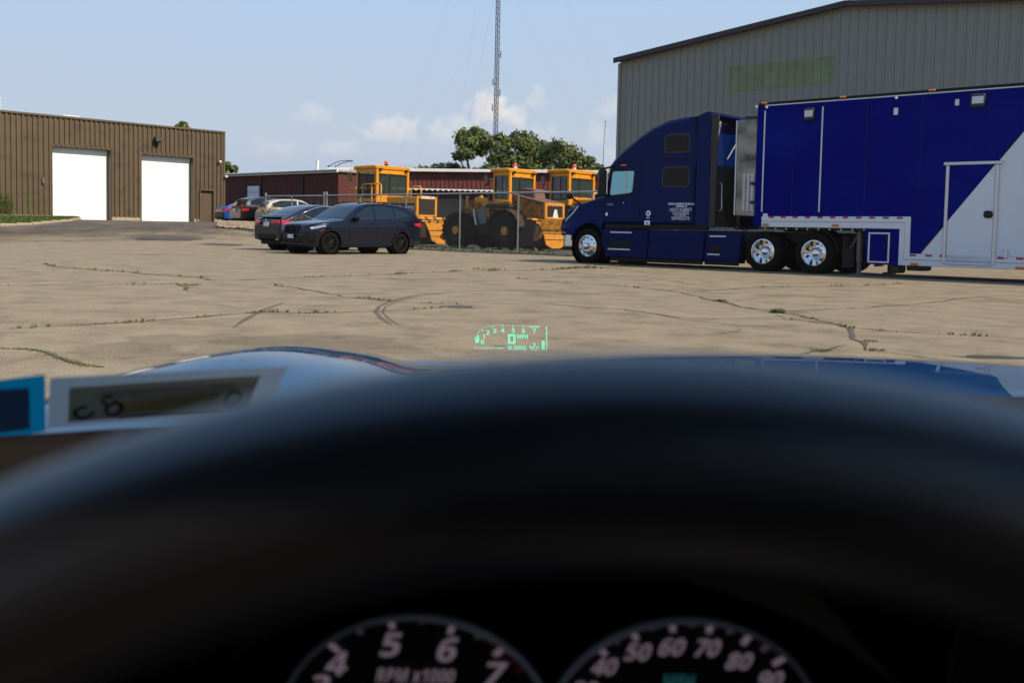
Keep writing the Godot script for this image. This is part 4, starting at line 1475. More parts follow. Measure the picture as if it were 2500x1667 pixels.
	g.tube([Vector3(-1.9, 2.1, -1.3), Vector3(-3.0, 2.3, -1.3)], 0.07, 8)
	part("tilt_lever", g, yel, t)
	if o.has("rails"):
		for r in o.rails:
			g = G.new()
			var pts := []
			for k in range(0, r.size(), 3): pts.append(Vector3(r[k], r[k + 1], r[k + 2]))
			g.tube(pts, 0.035, 8)
			part("handrail", g, yel, t)
	if o.get("front_bucket", true):
		bucket_shape(t, -5.25, 0.02)
	return t

func bucket_shape(t: Node, x: float, y: float) -> void:
	# opens towards -x; the worn back plate stands at x and narrows to the ground
	var hull := V2([x - 0.04, 1.30 + y, x - 0.09, 0.85 + y, x - 0.2, 0.45 + y, x - 0.45, 0.2 + y, x - 1.3, 0.06 + y, x - 1.3, 0.12 + y, x - 0.5, 0.3 + y, x - 0.28, 0.55 + y, x - 0.2, 0.9 + y, x - 0.42, 1.30 + y])
	var g := G.new()
	g.slab(hull, -2.6, 0.0, 0.02)
	part("bucket", g, M.rust, t)
	g = G.new()
	g.slab(V2([x - 0.62, 1.36 + y, x - 0.60, 1.42 + y, x - 0.30, 1.40 + y, x + 0.03, 1.20 + y, x + 0.0, 1.16 + y, x - 0.32, 1.34 + y]), -2.62, 0.02, 0.01)
	part("top_lip", g, M.old_yellow, t)
	g = G.new()
	g.xf = Transform3D(Basis(Vector3.UP, PI / 2), Vector3(x, y, -1.3))
	g.slab(V2([-1.18, 1.20, 1.18, 1.20, 0.98, 0.92, 0.80, 0.62, 0.66, 0.26, 0.30, 0.10, -0.28, 0.10, -0.66, 0.26, -0.80, 0.62, -0.98, 0.92]), -0.05, 0.0, 0.02)
	part("back_plate", g, M.old_yellow, t)
	g = G.new()
	g.box(Vector3(x + 0.012, 0.78 + y, -1.3), Vector3(0.03, 0.04, 1.7), 0.008)
	g.box(Vector3(x + 0.012, 0.50 + y, -1.3), Vector3(0.03, 0.03, 1.45), 0.008)
	part("weld_seam", g, M.faded, t)
	var side := V2([x - 0.02, 1.34 + y, x - 0.08, 0.85 + y, x - 0.2, 0.45 + y, x - 0.45, 0.2 + y, x - 1.28, 0.1 + y, x - 1.05, 0.55 + y, x - 0.6, 1.28 + y])
	for z in [0.03, -2.63]:
		g = G.new()
		g.slab(side, z - 0.02, z + 0.02, 0.008)
		part("bucket_side", g, M.rust, t)
	for z in [-0.45, -1.0, -1.6, -2.2]:
		g = G.new()
		g.slab(V2([x - 0.34, 1.37 + y, x - 0.30, 1.44 + y, x + 0.06, 1.22 + y, x + 0.03, 1.14 + y]), z - 0.05, z + 0.05, 0.01)
		part("bucket_rib", g, M.rust, t)

func loaders() -> void:
	var b := Vector3(-0.46, 0.02, -44.3)
	# middle loader: sloping faded hood, triangle on the rear grille
	var m := make_loader("middle yellow loader with faded sloping hood and white triangle on its grille", b, 1.0, {
		"hood": [-0.15, 2.45, 1.83, 2.06, 1.83, 1.4, -0.15, 1.4], "rear": 1.84, "hood_top": 2.08, "hood_skin": [-0.1, 2.52, 1.86, 2.12, 1.86, 2.06, -0.1, 2.45],
		"cab": [-1.02, -0.08, 0.48, 2.05, 3.5], "stack": 0.75, "stack_h": 0.35, "intake": [0.15, 2.42, 0.22, 2.80, 0.9, 2.72, 1.0, 2.25]})
	var g := G.new()
	g.slab(V2([-0.20, 0, 0.20, 0, 0.075, 0.38, -0.075, 0.38]), 0.0, 0.02, 0.004)
	var tri := part("warning_triangle", g, M.bulb_white, m)
	tri.position = Vector3(1.91, 1.45, -1.32)
	tri.rotation.y = PI / 2
	for z in [-1.05, -1.35]:
		g = G.new()
		g.box(Vector3(1.91, 1.98, z), Vector3(0.05, 0.09, 0.14), 0.02)
		part("tail_light", g, M.lens, m)
	for s in [[-1.9, 2.2, -0.25, 0.09, 0.32, 0.12], [-2.55, 2.15, -0.3, 0.08, 0.5, 0.10], [-0.2, 2.15, -0.35, 0.75, 0.07, 0.1]]:
		g = G.new()
		g.box(Vector3(s[0], s[1], s[2]), Vector3(s[3], s[4], s[5]), 0.02)
		part("bracket", g, M.yellow, m)
	# left loader: big cab, flat hood with dark lettered side panel
	var a := make_loader("left yellow loader, largest, with tall open cab and lettered black hood side", b + az(132) * -8.85 + az(42) * 0.4, 1.05, {
		"hood": [-0.3, 2.36, 1.84, 2.34, 1.84, 1.36, -0.3, 1.36], "rear": 1.84, "hood_top": 2.36, "side_panel": [-0.25, 2.03, 1.76, 2.03, 1.76, 1.42, -0.25, 1.42],
		"cab": [-2.1, -0.62, 0.30, 2.0, 3.72], "stack": 0.7, "stack_h": 0.3, "white_beacon": false, "front_bucket": false, "dark_hood": true,
		"rails": [[-1.45, 1.9, -0.12, -1.45, 2.88, -0.12, -1.40, 2.95, -0.12, -0.15, 2.95, -0.12, -0.08, 2.88, -0.12, -0.08, 1.95, -0.12], [-0.78, 1.9, -0.12, -0.78, 2.95, -0.12], [-2.42, 1.9, -0.12, -2.42, 2.7, -0.12, -2.36, 2.76, -0.12, -2.05, 2.76, -0.12, -2.00, 2.7, -0.12, -2.00, 1.9, -0.12], [1.40, 2.3, -0.7, 1.45, 2.75, -0.72, 1.50, 2.82, -0.75, 1.92, 2.82, -0.85, 1.97, 2.75, -0.85, 1.97, 2.3, -0.85]]})
	lettering("lettering", "CAT", 0.26, Vector3(0.50, 1.78, -0.643), M.print_white, a, 0.55, "Droid Sans", true)
	lettering("lettering", "950", 0.20, Vector3(1.48, 1.80, -0.643), M.print_white, a, 0.42, "Droid Sans", true)
	lettering("lettering", "CATERPILLAR", 0.12, Vector3(1.925, 2.30, -1.3), M.print_white, a, 0.95, "Droid Sans", true, 0.0, Basis(Vector3.UP, PI / 2))
	# right loader, further back
	var c := make_loader("right yellow loader, furthest back, half hidden behind the truck's nose", b + az(42) * 4.0 + az(132) * 0.25, 1.05, {
		"hood": [-0.1, 2.30, 2.3, 2.28, 2.3, 1.36, -0.1, 1.36], "rear": 2.3, "hood_top": 2.28, "side_panel": [0.0, 2.1, 2.2, 2.1, 2.2, 1.42, 0.0, 1.42],
		"cab": [-1.15, -0.10, 0.40, 2.0, 3.5], "stack": 1.2, "stack_h": 1.0, "steel_stack": true, "dark_hood": true})
	lettering("lettering", "CAT", 0.22, Vector3(1.2, 1.85, -0.643), M.print_dim, c, 0.5, "Droid Sans", true)
	# spare bucket behind the middle loader
	var sb := thing("loader_bucket", "scratched orange-yellow bucket standing on the ground right of the middle loader", "bucket", b + az(132) * 2.0, yaw(132))
	bucket_shape(sb, 0.0, 0.0)

# ---------------------------------------------------------------- cars (local +x = front, origin on the ground under the middle of the wheelbase)
func car_wheel(parent: Node, x: float, z: float, r: float, s: float, rim_m: Material, spokes: int) -> void:
	var w := group_part("wheel", parent, Vector3(x, r, z))
	var g := G.new()
	var hw := 0.125
	var ri := r * 0.74
	g.lathe([Vector2(ri, -hw), Vector2(r * 0.93, -hw), Vector2(r * 0.985, -hw * 0.8), Vector2(r, -hw * 0.4), Vector2(r, hw * 0.4), Vector2(r * 0.985, hw * 0.8), Vector2(r * 0.93, hw), Vector2(ri, hw)], 32)
	part("tyre", g, M.tyre, w)
	g = G.new()
	g.lathe([Vector2(ri, -hw * s), Vector2(ri + 0.004, hw * s), Vector2(ri - 0.018, hw * 0.96 * s), Vector2(ri - 0.025, hw * 0.3 * s), Vector2(0.0, hw * 0.2 * s)], 32)
	for k in spokes:
		var a := TAU * k / spokes
		for q in [-0.07, 0.07]:
			var ba := Basis(Vector3.BACK, a + q)
			g.box(ba * Vector3(ri * 0.52, 0, 0) + Vector3(0, 0, s * hw * 0.68), Vector3(ri * 0.96, 0.024, 0.035), 0.008, ba)
	g.lathe([Vector2(0.075, hw * 0.5 * s), Vector2(0.065, hw * 0.88 * s), Vector2(0, hw * 0.92 * s)], 16)
	part("rim", g, rim_m, w)

func make_car(called: String, label: String, category: String, at: Vector3, turn: float, o: Dictionary, group := "") -> Node3D:
	var t := thing(called, label, category, at, turn, group)
	var L: float = o.L
	var fo: float = o.front           # overhang from nose to front axle
	var wb: float = o.wb
	var r: float = o.r
	var belt: Array = o.belt
	var top := func(x: float) -> float: return curve(o.top, x)
	var bot := func(x: float) -> float: return curve(o.bot, x)
	var plan := func(x: float) -> float: return curve(o.plan, x)
	var roofline: float = o.H
	var hw := func(x: float, y: float) -> float:
		var b := curve(belt, x)
		var w: float = plan.call(x)
		if y > b: w *= 0.955 - o.tumble * pow((y - b) / (roofline - b), 1.15)
		else:
			var k: float = (y - 0.25) / (b - 0.25)
			w *= 0.94 + 0.052 * smoothstep(-0.1, 0.5, k) - 0.037 * pow(clampf((k - 0.74) / 0.26, 0.0, 1.0), 1.6) + 0.012 * smoothstep(0.62, 0.74, k) - 0.012 * smoothstep(0.2, 0.36, k) * (1.0 - smoothstep(0.4, 0.64, k))
		return w
	# x measured from the nose; local coordinate is cx - x
	var cx := fo + wb / 2
	var P := func(x: float, y: float, side: float, off := 0.0) -> Vector3: return Vector3(cx - x, y, side * (hw.call(x, y) + off))
	var arches := [Vector2(fo, r), Vector2(fo + wb, r)]
	var R: float = r * 1.13
	var paint: Material = o.paint
	var g := G.new()
	g.smooth()
	var nx := 84
	var ny := 12
	var sect := func(i: int) -> Array:
		var x := L * (0.5 - 0.5 * cos(PI * i / nx)) * 0.35 + L * i / nx * 0.65
		var yb: float = bot.call(x)
		var yt: float = top.call(x)
		var rc: float = minf(0.11, (yt - yb) * 0.3)
		var q := []
		for j in ny + 1:
			var y: float = lerpf(yb, yt - rc, float(j) / ny)
			q.append(Vector3(x, y, hw.call(x, y)))
		var z0: float = hw.call(x, yt - rc)
		var crown: float = 0.03
		for j in range(1, 6):
			var a: float = PI / 2 * j / 5
			q.append(Vector3(x, yt - crown - (rc - crown) * (1.0 - sin(a)), z0 - rc * 1.0 * (1.0 - cos(a))))
		for j in range(1, 5):
			var k := j / 4.0
			q.append(Vector3(x, yt - crown * (1.0 - k) * (1.0 - k), (z0 - rc) * (1.0 - k)))
		return q
	var secs := []
	for i in nx + 1: secs.append(sect.call(i))
	var np: int = secs[0].size()
	for side in [1.0, -1.0]:
		for i in nx:
			for j in np - 1:
				var q := [secs[i][j], secs[i + 1][j], secs[i + 1][j + 1], secs[i][j + 1]]
				var inside := 0
				if j < ny:
					for k in 4:
						for a in arches:
							var v: Vector2 = Vector2(q[k].x, q[k].y) - a
							if v.length() < R:
								inside += 1
								v = v.normalized() * R if v.length() > 0.01 else Vector2(0, R)
								q[k] = Vector3(a.x + v.x, a.y + v.y, 0)
								q[k].z = hw.call(q[k].x, q[k].y)
				if inside == 4: continue
				var c := []
				for v in q: c.append(Vector3(cx - v.x, v.y, v.z * side))
				if side > 0: g.quad(c[1], c[0], c[3], c[2])
				else: g.quad(c[0], c[1], c[2], c[3])
	g.flat()
	for e in [0, nx]:
		var s: Array = secs[e]
		for j in s.size() - 1:
			var A := Vector3(cx - s[j].x, s[j].y, s[j].z); var B := Vector3(cx - s[j + 1].x, s[j + 1].y, s[j + 1].z)
			var C := B * Vector3(1, 1, -1); var D := A * Vector3(1, 1, -1)
			if e == 0: g.quad(D, C, B, A)
			else: g.quad(A, B, C, D)
	part("body", g, paint, t)
	# underside and wheel wells
	g = G.new()
	g.box(Vector3(cx - L / 2, 0.30, 0), Vector3(L * 0.90, 0.16, plan.call(L / 2) * 1.5), 0.03)
	for a in arches:
		for side in [1.0, -1.0]:
			var keep := g.xf
			g.xf = Transform3D(Basis.IDENTITY, Vector3(cx - a.x, a.y, side * (hw.call(a.x, a.y + 0.2) - 0.01)))
			g.lathe([Vector2(R, 0), Vector2(R, -side * 0.34), Vector2(0, -side * 0.34)], 26, false)
			g.xf = keep
	part("underbody", g, M.plastic_black, t)
	# arch trims
	for a in arches:
		for side in [1.0, -1.0]:
			g = G.new()
			var pts := []
			for k in 19:
				var an := lerpf(-0.32, PI + 0.32, k / 18.0)
				var x: float = a.x + cos(an) * (R + 0.008); var y: float = a.y + sin(an) * (R + 0.008)
				if y > bot.call(clampf(x, 0.05, L - 0.05)) - 0.03: pts.append(P.call(x, y, side, 0.006))
			g.tube(pts, o.get("arch_r", 0.014), 6)
			part("wheel_arch", g, o.get("arch_m", paint), t)
	for side in [1.0, -1.0]:
		for x in [fo, fo + wb]:
			car_wheel(t, cx - x, side * (hw.call(x, r) - 0.135), r, side, o.get("rim", M.rim_black), o.get("spokes", 7))
	# windows along the side: [x from, x to, lower keys, upper keys]
	for side in [1.0, -1.0]:
		for w in o.windows:
			g = G.new()
			var n := 10
			var rows := 4
			g.grid(n, rows, func(u, v):
				var x: float = lerpf(w[0], w[1], u)
				var y: float = lerpf(curve(w[2], x), curve(w[3], x), v)
				return P.call(x, y, side, 0.007), side > 0)
			part("side_window", g, M.car_glass, t)
		if o.has("trim"):
			g = G.new()
			var pts := []
			for k in range(0, o.trim.size(), 2): pts.append(P.call(o.trim[k], o.trim[k + 1], side, 0.010))
			g.tube(pts, 0.016, 6)
			part("window_trim", g, o.get("trim_m", M.satin_trim), t)
		for x in o.get("seams", []):
			g = G.new()
			var pts := []
			for k in 9:
				var y := lerpf(bot.call(x) + 0.12, curve(belt, x) - 0.01, k / 8.0)
				pts.append(P.call(x + 0.03 * sin(k * 0.5), y, side, 0.001))
			g.tube(pts, 0.006, 4)
			part("door_seam", g, M.plastic_black, t)
		for h in o.get("handles", []):
			g = G.new()
			g.box(P.call(h[0], h[1], side, 0.018), Vector3(0.20, 0.04, 0.035), 0.014)
			part("door_handle", g, paint, t)
		if o.has("mirror"):
			g = G.new()
			var mp: Vector3 = P.call(o.mirror[0], o.mirror[1], side, 0.13)
			g.box(mp, Vector3(0.12, 0.17, 0.24), 0.05)
			g.box(mp + Vector3(0, -0.08, -side * 0.14), Vector3(0.07, 0.04, 0.14), 0.01)
			part("mirror", g, o.get("mirror_m", M.gloss_black), t)
		if o.has("sill"):
			g = G.new()
			var pts := []
			for k in 9:
				var x: float = lerpf(fo + R + 0.05, fo + wb - R - 0.05, k / 8.0)
				pts.append(P.call(x, o.sill, side, 0.012))
			g.tube(pts, 0.026, 6)
			part("sill_trim", g, o.get("arch_m", paint), t)
	# front and rear glass
	for q in [["windscreen", o.screen], ["rear_window", o.backlight]]:
		var e: Array = q[1]
		g = G.new()
		g.grid(12, 10, func(u, v):
			var x: float = lerpf(e[0], e[1], u)
			var yt: float = top.call(x)
			var zz: float = (hw.call(x, yt - 0.11) - 0.10 - (0.02 if q[0] == "windscreen" else 0.06)) * lerpf(-1.0, 1.0, v)
			var k: float = absf(zz) / maxf(0.2, hw.call(x, yt - 0.11) - 0.11)
			return Vector3(cx - x, yt - 0.03 * k * k + 0.008, zz) + Vector3(0.004 if q[0] == "windscreen" else -0.004, 0, 0), false)
		part(q[0], g, M.car_glass, t)
	# lamps: [x0, y0, x1, y1, ...] quads on the side skin, wrapped round the corner
	for l in o.get("lamps", []):
		for side in [1.0, -1.0]:
			g = G.new()
			g.grid(8, 3, func(u, v):
				var x: float = lerpf(l[1], l[2], u)
				var y: float = lerpf(curve(l[3], x), curve(l[4], x), v)
				return P.call(x, y, side, 0.010), side > 0)
			part(l[0], g, l[5], t)
	return t

func end_panel(t: Node, called: String, m: Material, x: float, y: float, z: float, s: Vector3, turn := 0.0, b := 0.02) -> void:
	var g := G.new()
	g.box(Vector3.ZERO, s, b, Basis(Vector3.UP, turn))
	var p := part(called, g, m, t)
	p.position = Vector3(x, y, z)

func parked_cars() -> void:
	# grey sport utility, nose towards the camera's left
	var f := Vector3(-5.86, 0, -31.98)
	var fwd := az(222)
	var mid := f - fwd * 1.49 + az(312) * 0.93
	mid.y = 0
	var o := {"L": 4.88, "front": 0.82, "wb": 2.98, "r": 0.365, "H": 1.74, "tumble": 0.23, "paint": M.paint_graphite, "spokes": 10,
		"top": [0.0, 0.80, 0.10, 0.96, 0.3, 1.02, 0.8, 1.09, 1.38, 1.16, 1.62, 1.30, 2.2, 1.635, 2.6, 1.725, 3.1, 1.735, 3.7, 1.71, 4.15, 1.655, 4.42, 1.57, 4.62, 1.34, 4.80, 1.10, 4.92, 0.84],
		"bot": [0.0, 0.32, 0.2, 0.26, 0.6, 0.26, 1.4, 0.25, 3.6, 0.27, 4.5, 0.30, 4.92, 0.42],
		"plan": [0.0, 0.56, 0.10, 0.72, 0.30, 0.87, 0.8, 0.98, 1.5, 0.985, 2.6, 0.985, 3.6, 1.0, 4.1, 0.99, 4.5, 0.94, 4.78, 0.86, 4.92, 0.74],
		"belt": [0.0, 0.86, 1.3, 1.08, 2.5, 1.13, 3.6, 1.17, 4.92, 1.2],
		"windows": [[1.72, 2.62, [1.5, 1.13, 2.7, 1.15], [1.72, 1.20, 1.95, 1.36, 2.2, 1.50, 2.42, 1.58, 2.62, 1.62]], [2.69, 3.50, [2.6, 1.15, 3.6, 1.19], [2.6, 1.62, 3.1, 1.63, 3.5, 1.585]], [3.54, 4.20, [3.5, 1.19, 4.2, 1.30], [3.5, 1.60, 3.8, 1.575, 4.05, 1.51, 4.2, 1.37]]],
		"trim": [1.60, 1.12, 2.0, 1.41, 2.3, 1.57, 2.7, 1.65, 3.1, 1.66, 3.6, 1.60, 4.0, 1.51, 4.26, 1.36], "trim_m": M.gloss_black,
		"seams": [1.52, 2.66, 3.56], "handles": [[2.50, 1.03], [3.42, 1.07]], "mirror": [1.78, 1.17], "screen": [1.46, 2.30], "backlight": [4.22, 4.62], "sill": 0.36,
		"lamps": [["headlight", 0.16, 0.62, [0.1, 0.78, 0.62, 0.90], [0.1, 0.87, 0.62, 0.955], M.lens], ["side_marker", 0.40, 0.55, [0.3, 0.70, 0.6, 0.80], [0.3, 0.72, 0.6, 0.83], M.marker_red], ["taillight", 4.42, 4.80, [4.4, 1.0, 4.8, 0.92], [4.4, 1.06, 4.8, 1.08], M.tail_red]]}
	var t := make_car("sport_utility_car", "dark grey-blue sport utility car facing left, in front of the black coupe", "car", mid, yaw(222), o)
	var nose := 0.82 + 1.49
	for z in [-0.19, 0.19]:
		end_panel(t, "kidney_grille", M.gloss_black, nose - 0.03, 0.80, z, Vector3(0.14, 0.30, 0.33), 0.0, 0.05)
		for k in 5:
			end_panel(t, "grille_slat", M.plastic_black, nose + 0.045, 0.80, z + (k - 2) * 0.055, Vector3(0.02, 0.26, 0.014), 0.0, 0.004)
	end_panel(t, "lower_intake", M.plastic_black, nose + 0.0, 0.46, 0, Vector3(0.12, 0.20, 1.0), 0.0, 0.04)
	for z in [-1.0, 1.0]:
		end_panel(t, "bumper_intake", M.plastic_black, nose - 0.18, 0.53, z * 0.80, Vector3(0.10, 0.26, 0.28), -z * 0.9, 0.04)
		end_panel(t, "headlight_core", M.bulb_white, nose - 0.20, 0.84, z * 0.765, Vector3(0.08, 0.05, 0.12), -z * 0.8, 0.02)
	end_panel(t, "number_plate", M.plate, nose + 0.07, 0.57, 0, Vector3(0.02, 0.12, 0.3), 0.0, 0.005)
	end_panel(t, "roof_spoiler", M.paint_graphite, 0.82 + 1.49 - 4.42, 1.58, 0, Vector3(0.42, 0.05, 1.25), 0.0, 0.02)
	for z in [-0.62, 0.62]:
		var g := G.new()
		g.tube([Vector3(0.15, 1.68, z), Vector3(-0.2, 1.745, z), Vector3(-0.9, 1.745, z), Vector3(-1.5, 1.66, z)], 0.018, 6)
		part("roof_rail", g, M.gloss_black, t)
	# black coupe-like sport utility seen from behind
	var rw := Vector3(-8.56, 0, -36.13)
	fwd = az(42)
	mid = rw + fwd * 1.46 + az(312) * 0.93 + Vector3(1.1, 0, 0.15)
	mid.y = 0
	o = {"L": 4.9, "front": 0.90, "wb": 2.93, "r": 0.365, "H": 1.70, "tumble": 0.25, "paint": M.paint_black, "spokes": 10,
		"top": [0.0, 0.80, 0.12, 0.98, 0.9, 1.10, 1.4, 1.17, 1.7, 1.34, 2.2, 1.60, 2.6, 1.69, 3.0, 1.70, 3.5, 1.63, 4.0, 1.47, 4.45, 1.27, 4.66, 1.20, 4.80, 1.16, 4.90, 0.92],
		"bot": [0.0, 0.32, 0.6, 0.27, 3.6, 0.27, 4.4, 0.32, 4.9, 0.42],
		"plan": [0.0, 0.66, 0.15, 0.82, 0.4, 0.92, 0.9, 0.99, 2.6, 0.985, 3.7, 1.005, 4.2, 0.985, 4.6, 0.92, 4.82, 0.84, 4.9, 0.76],
		"belt": [0.0, 0.88, 1.3, 1.08, 2.6, 1.14, 3.8, 1.19, 4.9, 1.18],
		"windows": [[1.72, 2.60, [1.6, 1.14, 2.7, 1.17], [1.7, 1.2, 2.0, 1.41, 2.3, 1.53, 2.6, 1.58]], [2.67, 3.40, [2.6, 1.17, 3.4, 1.19], [2.6, 1.58, 3.0, 1.59, 3.4, 1.51]], [3.43, 3.92, [3.4, 1.19, 3.92, 1.33], [3.4, 1.51, 3.7, 1.44, 3.92, 1.35]]],
		"trim": [1.6, 1.15, 1.95, 1.40, 2.3, 1.57, 2.7, 1.63, 3.0, 1.63, 3.4, 1.55, 3.75, 1.44, 4.02, 1.34, 3.85, 1.24, 3.6, 1.16, 2.7, 1.13, 1.6, 1.10],
		"seams": [1.5, 2.64, 3.5], "handles": [[2.5, 1.04], [3.4, 1.08]], "mirror": [1.8, 1.19], "screen": [1.46, 2.3], "backlight": [3.45, 4.5], "sill": 0.36,
		"lamps": [["headlight", 0.16, 0.6, [0.1, 0.78, 0.6, 0.88], [0.1, 0.87, 0.6, 0.95], M.lens], ["taillight", 4.40, 4.84, [4.4, 1.02, 4.84, 0.92], [4.4, 1.07, 4.84, 1.12], M.tail_red], ["reflector", 4.55, 4.84, [4.5, 0.62, 4.9, 0.62], [4.5, 0.645, 4.9, 0.65], M.marker_red]]}
	t = make_car("coupe_utility_car", "black coupe-roofed sport utility seen from behind with red taillight, left of the grey one", "car", mid, yaw(42), o)
	var tail := 4.9 - 0.90 - 1.465
	for z in [-1.0, 1.0]:
		end_panel(t, "taillight", M.tail_red, -tail - 0.0, 1.02, z * 0.56, Vector3(0.05, 0.13, 0.40), z * 0.22, 0.02)
		end_panel(t, "exhaust_tip", M.chrome, -tail + 0.06, 0.42, z * 0.55, Vector3(0.12, 0.08, 0.16), 0.0, 0.03)
	end_panel(t, "number_plate", M.plate, -tail - 0.03, 0.94, 0.02, Vector3(0.02, 0.16, 0.32), 0.0, 0.005)
	end_panel(t, "badge", M.satin_trim, -tail - 0.02, 1.09, 0.0, Vector3(0.02, 0.08, 0.08), 0.0, 0.01)
	end_panel(t, "rear_diffuser", M.plastic_black, -tail + 0.03, 0.50, 0, Vector3(0.14, 0.20, 1.1), 0.0, 0.04)
	end_panel(t, "tailgate_spoiler", M.paint_black, -tail + 0.14, 1.20, 0, Vector3(0.2, 0.035, 1.3), 0.0, 0.015)
	end_panel(t, "roof_fin", M.gloss_black, -0.45, 1.735, 0, Vector3(0.18, 0.08, 0.05), 0.0, 0.02)
	# saloons far behind
	var sedan := {"L": 4.6, "front": 0.85, "wb": 2.75, "r": 0.33, "H": 1.44, "tumble": 0.24, "paint": M.paint_blue, "spokes": 5,
		"top": [0.0, 0.62, 0.12, 0.78, 0.9, 0.92, 1.3, 0.97, 1.7, 1.15, 2.2, 1.40, 2.6, 1.44, 3.0, 1.41, 3.5, 1.24, 3.9, 1.08, 4.4, 1.04, 4.6, 0.85],
		"bot": [0.0, 0.26, 0.6, 0.2, 4.0, 0.2, 4.6, 0.34], "plan": [0.0, 0.62, 0.15, 0.78, 0.5, 0.88, 1.2, 0.92, 3.4, 0.92, 4.2, 0.88, 4.5, 0.80, 4.6, 0.72],
		"belt": [0.0, 0.75, 1.3, 0.93, 4.6, 1.02],
		"windows": [[1.62, 2.45, [1.6, 0.97, 2.5, 0.98], [1.6, 1.02, 2.0, 1.25, 2.45, 1.35]], [2.52, 3.5, [2.5, 0.98, 3.5, 1.05], [2.5, 1.35, 3.0, 1.31, 3.5, 1.12]]],
		"seams": [1.5, 2.5], "handles": [[2.3, 0.86]], "mirror": [1.7, 0.98], "screen": [1.36, 2.2], "backlight": [3.05, 3.8],
		"lamps": [["taillight", 4.15, 4.56, [4.1, 0.80, 4.6, 0.74], [4.1, 0.90, 4.6, 0.90], M.tail_red], ["headlight", 0.15, 0.55, [0.1, 0.60, 0.6, 0.68], [0.1, 0.68, 0.6, 0.76], M.lens]]}
	var row := "cars parked between the brown and the red building"
	t = make_car("saloon_car", "bright blue car with red taillight just right of the brown workshop corner", "car", on_ground(-16.6, -64.0), yaw(50), sedan, row)
	for z in [-1.0, 1.0]: end_panel(t, "taillight", M.tail_red, -2.36, 0.83, z * 0.58, Vector3(0.08, 0.14, 0.34), z * 0.25, 0.03)
	end_panel(t, "shaded_rear_bumper", M.plastic_black, -2.38, 0.50, 0, Vector3(0.10, 0.36, 1.36), 0.0, 0.05)  # black stands in for shade on the blue car's bumper
	end_panel(t, "shaded_boot_lid", M.paint_black, -2.385, 0.80, 0, Vector3(0.06, 0.20, 0.9), 0.0, 0.03)  # lid coloured black to carry on the shaded rear
	var s2 := sedan.duplicate(true)
	s2.paint = M.paint_black
	s2.top = [0.0, 0.72, 0.12, 0.92, 0.9, 1.05, 1.3, 1.10, 1.7, 1.32, 2.2, 1.60, 2.6, 1.66, 3.4, 1.64, 4.1, 1.50, 4.45, 1.05, 4.6, 0.90]
	s2.H = 1.66
	s2.belt = [0.0, 0.85, 1.3, 1.05, 4.6, 1.12]
	s2.windows = [[1.62, 2.45, [1.6, 1.08, 2.5, 1.1], [1.6, 1.12, 2.0, 1.42, 2.45, 1.55]], [2.52, 4.0, [2.5, 1.1, 4.0, 1.15], [2.5, 1.56, 3.4, 1.54, 4.0, 1.36]]]
	s2.backlight = [4.12, 4.42]
	t = make_car("hatchback_car", "black tall car behind the gravel bed, right of the blue car", "car", on_ground(-15.0, -61.6), yaw(48), s2, row)
	for z in [-1.0, 1.0]: end_panel(t, "taillight", M.tail_red, -2.22, 1.0, z * 0.62, Vector3(0.10, 0.22, 0.20), z * 0.3, 0.03)
	end_panel(t, "number_plate", M.plate, -2.46, 0.82, 0, Vector3(0.02, 0.14, 0.3), 0.0, 0.005)
	var s3 := s2.duplicate(true)
	s3.paint = M.paint_champagne
	t = make_car("estate_car", "pale champagne car behind the left end of the chain-link fence", "car", on_ground(-12.9, -59.6), yaw(60), s3, row)
	for z in [-1.0, 1.0]: end_panel(t, "taillight", M.tail_red, -2.22, 1.0, z * 0.62, Vector3(0.10, 0.2, 0.16), z * 0.3, 0.03)
	var s4 := s2.duplicate(true)
	s4.paint = M.paint_white
	make_car("estate_car", "white car behind the fence gate above the black coupe's roof", "car", on_ground(-8.6, -57.0), yaw(30), s4, row)

# ---------------------------------------------------------------- truck and trailer (local x = rearwards, z = towards the camera, near side at z = 0)
const TRUCK_AT := Vector3(2.16, 0, -28.48)

